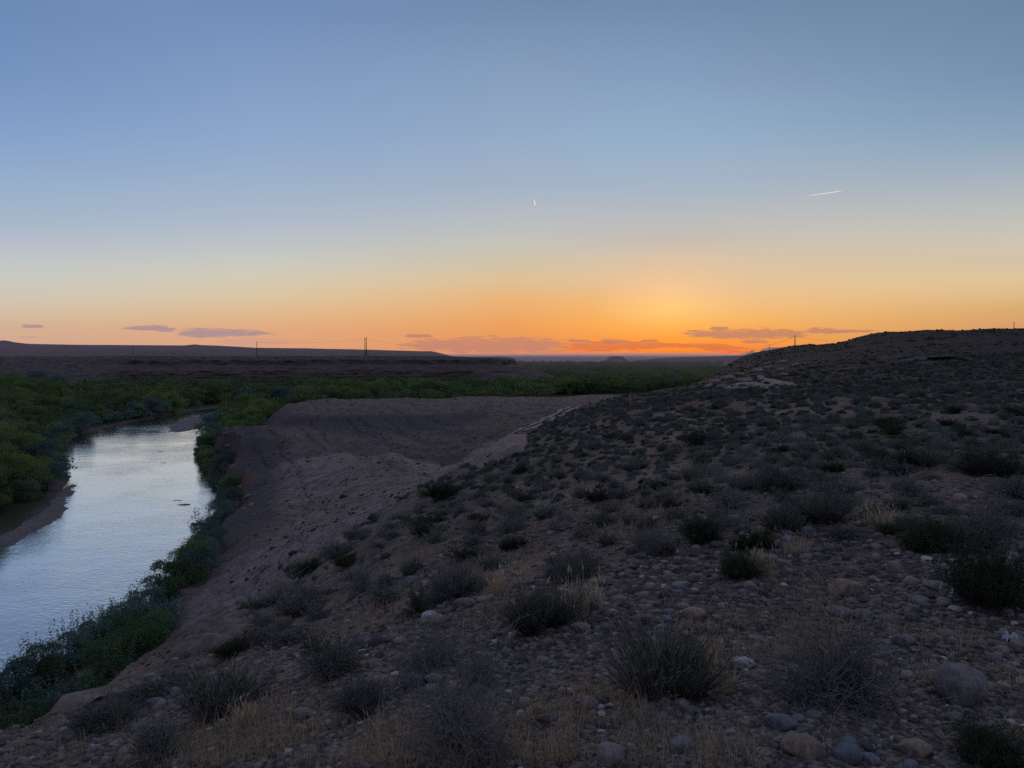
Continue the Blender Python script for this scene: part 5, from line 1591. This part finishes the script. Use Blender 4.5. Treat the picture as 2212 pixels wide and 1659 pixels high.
sq = wm('SQRT', wm('MAXIMUM', sep.outputs[2], 0.0))
az = wm('ARCTAN2', sep.outputs[0], sep.outputs[1])
ZEN = (146, 160, 196)
COLS = [
    (0, [(0, (107, 137, 182)), (150, (116, 147, 192)), (300, (135, 163, 204)), (400, (152, 176, 203)), (480, (166, 184, 202)), (520, (182, 189, 204)), (560, (192, 198, 200)), (600, (201, 201, 194)), (646, (208, 197, 180)), (680, (212, 188, 160)), (710, (212, 175, 148)), (764, (206, 162, 142))]),
    (550, [(0, (112, 140, 185)), (150, (128, 155, 195)), (300, (143, 168, 204)), (400, (158, 179, 203)), (480, (176, 187, 203)), (520, (188, 194, 200)), (560, (200, 201, 195)), (600, (211, 203, 182)), (646, (219, 196, 160)), (680, (224, 184, 142)), (710, (224, 170, 130)), (764, (216, 156, 126))]),
    (1106, [(0, (113, 138, 172)), (150, (134, 158, 190)), (300, (149, 172, 200)), (400, (164, 180, 198)), (480, (185, 190, 194)), (520, (196, 195, 186)), (560, (206, 195, 172)), (600, (221, 193, 152)), (646, (234, 180, 120)), (695, (236, 163, 95)), (730, (232, 153, 90)), (764, (226, 142, 100))]),
    (1275, [(0, (113, 138, 172)), (150, (133, 157, 190)), (300, (149, 175, 202)), (400, (164, 181, 199)), (480, (187, 189, 192)), (520, (197, 192, 184)), (560, (211, 195, 170)), (600, (224, 194, 155)), (646, (238, 184, 122)), (695, (248, 172, 90)), (730, (246, 156, 76)), (764, (242, 132, 70))]),
    (1440, [(0, (113, 138, 172)), (150, (132, 157, 190)), (300, (149, 176, 203)), (400, (166, 181, 199)), (472, (186, 188, 190)), (521, (199, 188, 178)), (548, (215, 193, 171)), (577, (227, 194, 160)), (620, (246, 199, 147)), (650, (255, 202, 134)), (669, (255, 203, 122)), (702, (255, 184, 92)), (730, (255, 162, 66)), (764, (255, 122, 36))]),
    (1620, [(0, (112, 137, 170)), (150, (130, 154, 186)), (300, (147, 174, 199)), (400, (167, 181, 197)), (472, (188, 190, 188)), (521, (202, 192, 180)), (560, (216, 195, 168)), (600, (225, 195, 156)), (646, (238, 191, 134)), (680, (244, 184, 110)), (710, (246, 170, 86)), (735, (246, 152, 68)), (764, (246, 122, 48))]),
    (1800, [(0, (112, 136, 168)), (150, (126, 151, 182)), (300, (145, 171, 195)), (400, (169, 181, 193)), (472, (189, 191, 188)), (521, (205, 195, 181)), (560, (213, 194, 168)), (600, (224, 197, 154)), (646, (233, 189, 136)), (680, (234, 180, 114)), (720, (232, 164, 92)), (764, (232, 142, 80))]),
    (2212, [(0, (107, 133, 165)), (150, (117, 144, 175)), (300, (142, 166, 189)), (384, (168, 180, 191)), (449, (186, 190, 189)), (490, (198, 194, 183)), (529, (208, 197, 178)), (562, (212, 194, 168)), (600, (221, 197, 156)), (630, (223, 189, 140)), (668, (217, 171, 114)), (707, (215, 157, 106)), (764, (215, 150, 104))]),
]


def wramp(stops):
    r = N('ShaderNodeValToRGB'); e = r.color_ramp.elements
    r.color_ramp.interpolation = 'B_SPLINE' if False else 'LINEAR'
    stops = sorted(stops)
    e[0].position, e[0].color = stops[0][0], (*lin(stops[0][1]), 1)
    e[1].position, e[1].color = 1.0, (*lin(ZEN), 1)
    for p, c in stops[1:]:
        x = e.new(p); x.color = (*lin(c), 1)
    Lk(sq, r.inputs[0])
    return r.outputs[0]


back = wramp([(0.0, (84, 82, 112)), (0.2, (112, 104, 132)), (0.4, (122, 122, 158)), (0.65, (128, 140, 178))])
seq = [(-1.75, back)]
for u, stops in COLS:
    ss_ = float(s_of(u)); rows = []
    for v, c in stops:
        s, tt_ = st(u, v); zz_ = max(float(tt_), 0) / math.sqrt(1 + float(s) ** 2 + float(tt_) ** 2)
        rows.append((math.sqrt(zz_), c))
    rows.append((0.80, (138, 154, 190)))
    seq.append((math.atan(ss_), wramp(rows)))
seq.append((1.75, back))
cur = seq[0][1]
for (a0, _), (a1, c1) in zip(seq[:-1], seq[1:]):
    mr = N('ShaderNodeMapRange'); mr.interpolation_type = 'LINEAR'; mr.clamp = True
    Lk(az, mr.inputs[0]); mr.inputs[1].default_value = a0; mr.inputs[2].default_value = a1
    mx = N('ShaderNodeMix'); mx.data_type = 'RGBA'
    Lk(mr.outputs[0], mx.inputs[0]); Lk(cur, mx.inputs[6]); Lk(c1, mx.inputs[7])
    cur = mx.outputs[2]
SUN_AZ = math.radians(11.4)
sky = N('ShaderNodeTexSky'); sky.sky_type = 'NISHITA'; sky.sun_disc = False
sky.sun_elevation = math.radians(0.6); sky.sun_rotation = SUN_AZ
bg1 = N('ShaderNodeBackground'); Lk(cur, bg1.inputs[0]); bg1.inputs[1].default_value = 1.03
bg2 = N('ShaderNodeBackground'); Lk(sky.outputs[0], bg2.inputs[0]); bg2.inputs[1].default_value = 0.05
mixw = N('ShaderNodeMixShader'); mixw.inputs[0].default_value = 0.04
Lk(bg1.outputs[0], mixw.inputs[1]); Lk(bg2.outputs[0], mixw.inputs[2])
wo = N('ShaderNodeOutputWorld'); Lk(mixw.outputs[0], wo.inputs[0])

sun = bpy.data.lights.new('sun', 'SUN'); sun.energy = 0.30; sun.angle = math.radians(14); sun.color = (1.0, 0.62, 0.36)
so = bpy.data.objects.new('sun', sun); C.objects.link(so)
el = math.radians(6.0)
from mathutils import Vector
dirv = Vector((math.sin(SUN_AZ) * math.cos(el), math.cos(SUN_AZ) * math.cos(el), math.sin(el)))
so.rotation_euler = dirv.to_track_quat('Z', 'Y').to_euler(); so.location = dirv * 100

# ------------------------------------------------------------------ camera, render
cam = bpy.data.cameras.new('camera'); co = bpy.data.objects.new('camera', cam); C.objects.link(co)
cam.sensor_fit = 'HORIZONTAL'; cam.sensor_width = 36; cam.lens = 36 * F / 2212
cam.clip_start = 0.1; cam.clip_end = 200000
co.location = (0, 0, Z0); co.rotation_euler = (PI / 2 - PITCH, 0, 0)
sc = bpy.context.scene
sc.camera = co
sc.view_settings.view_transform = 'Standard'; sc.view_settings.look = 'None'; sc.view_settings.exposure = 0; sc.view_settings.gamma = 1
sc.render.engine = 'CYCLES'
sc.cycles.use_denoising = False
sc.cycles.max_bounces = 5; sc.cycles.diffuse_bounces = 3; sc.cycles.glossy_bounces = 2; sc.cycles.transparent_max_bounces = 12
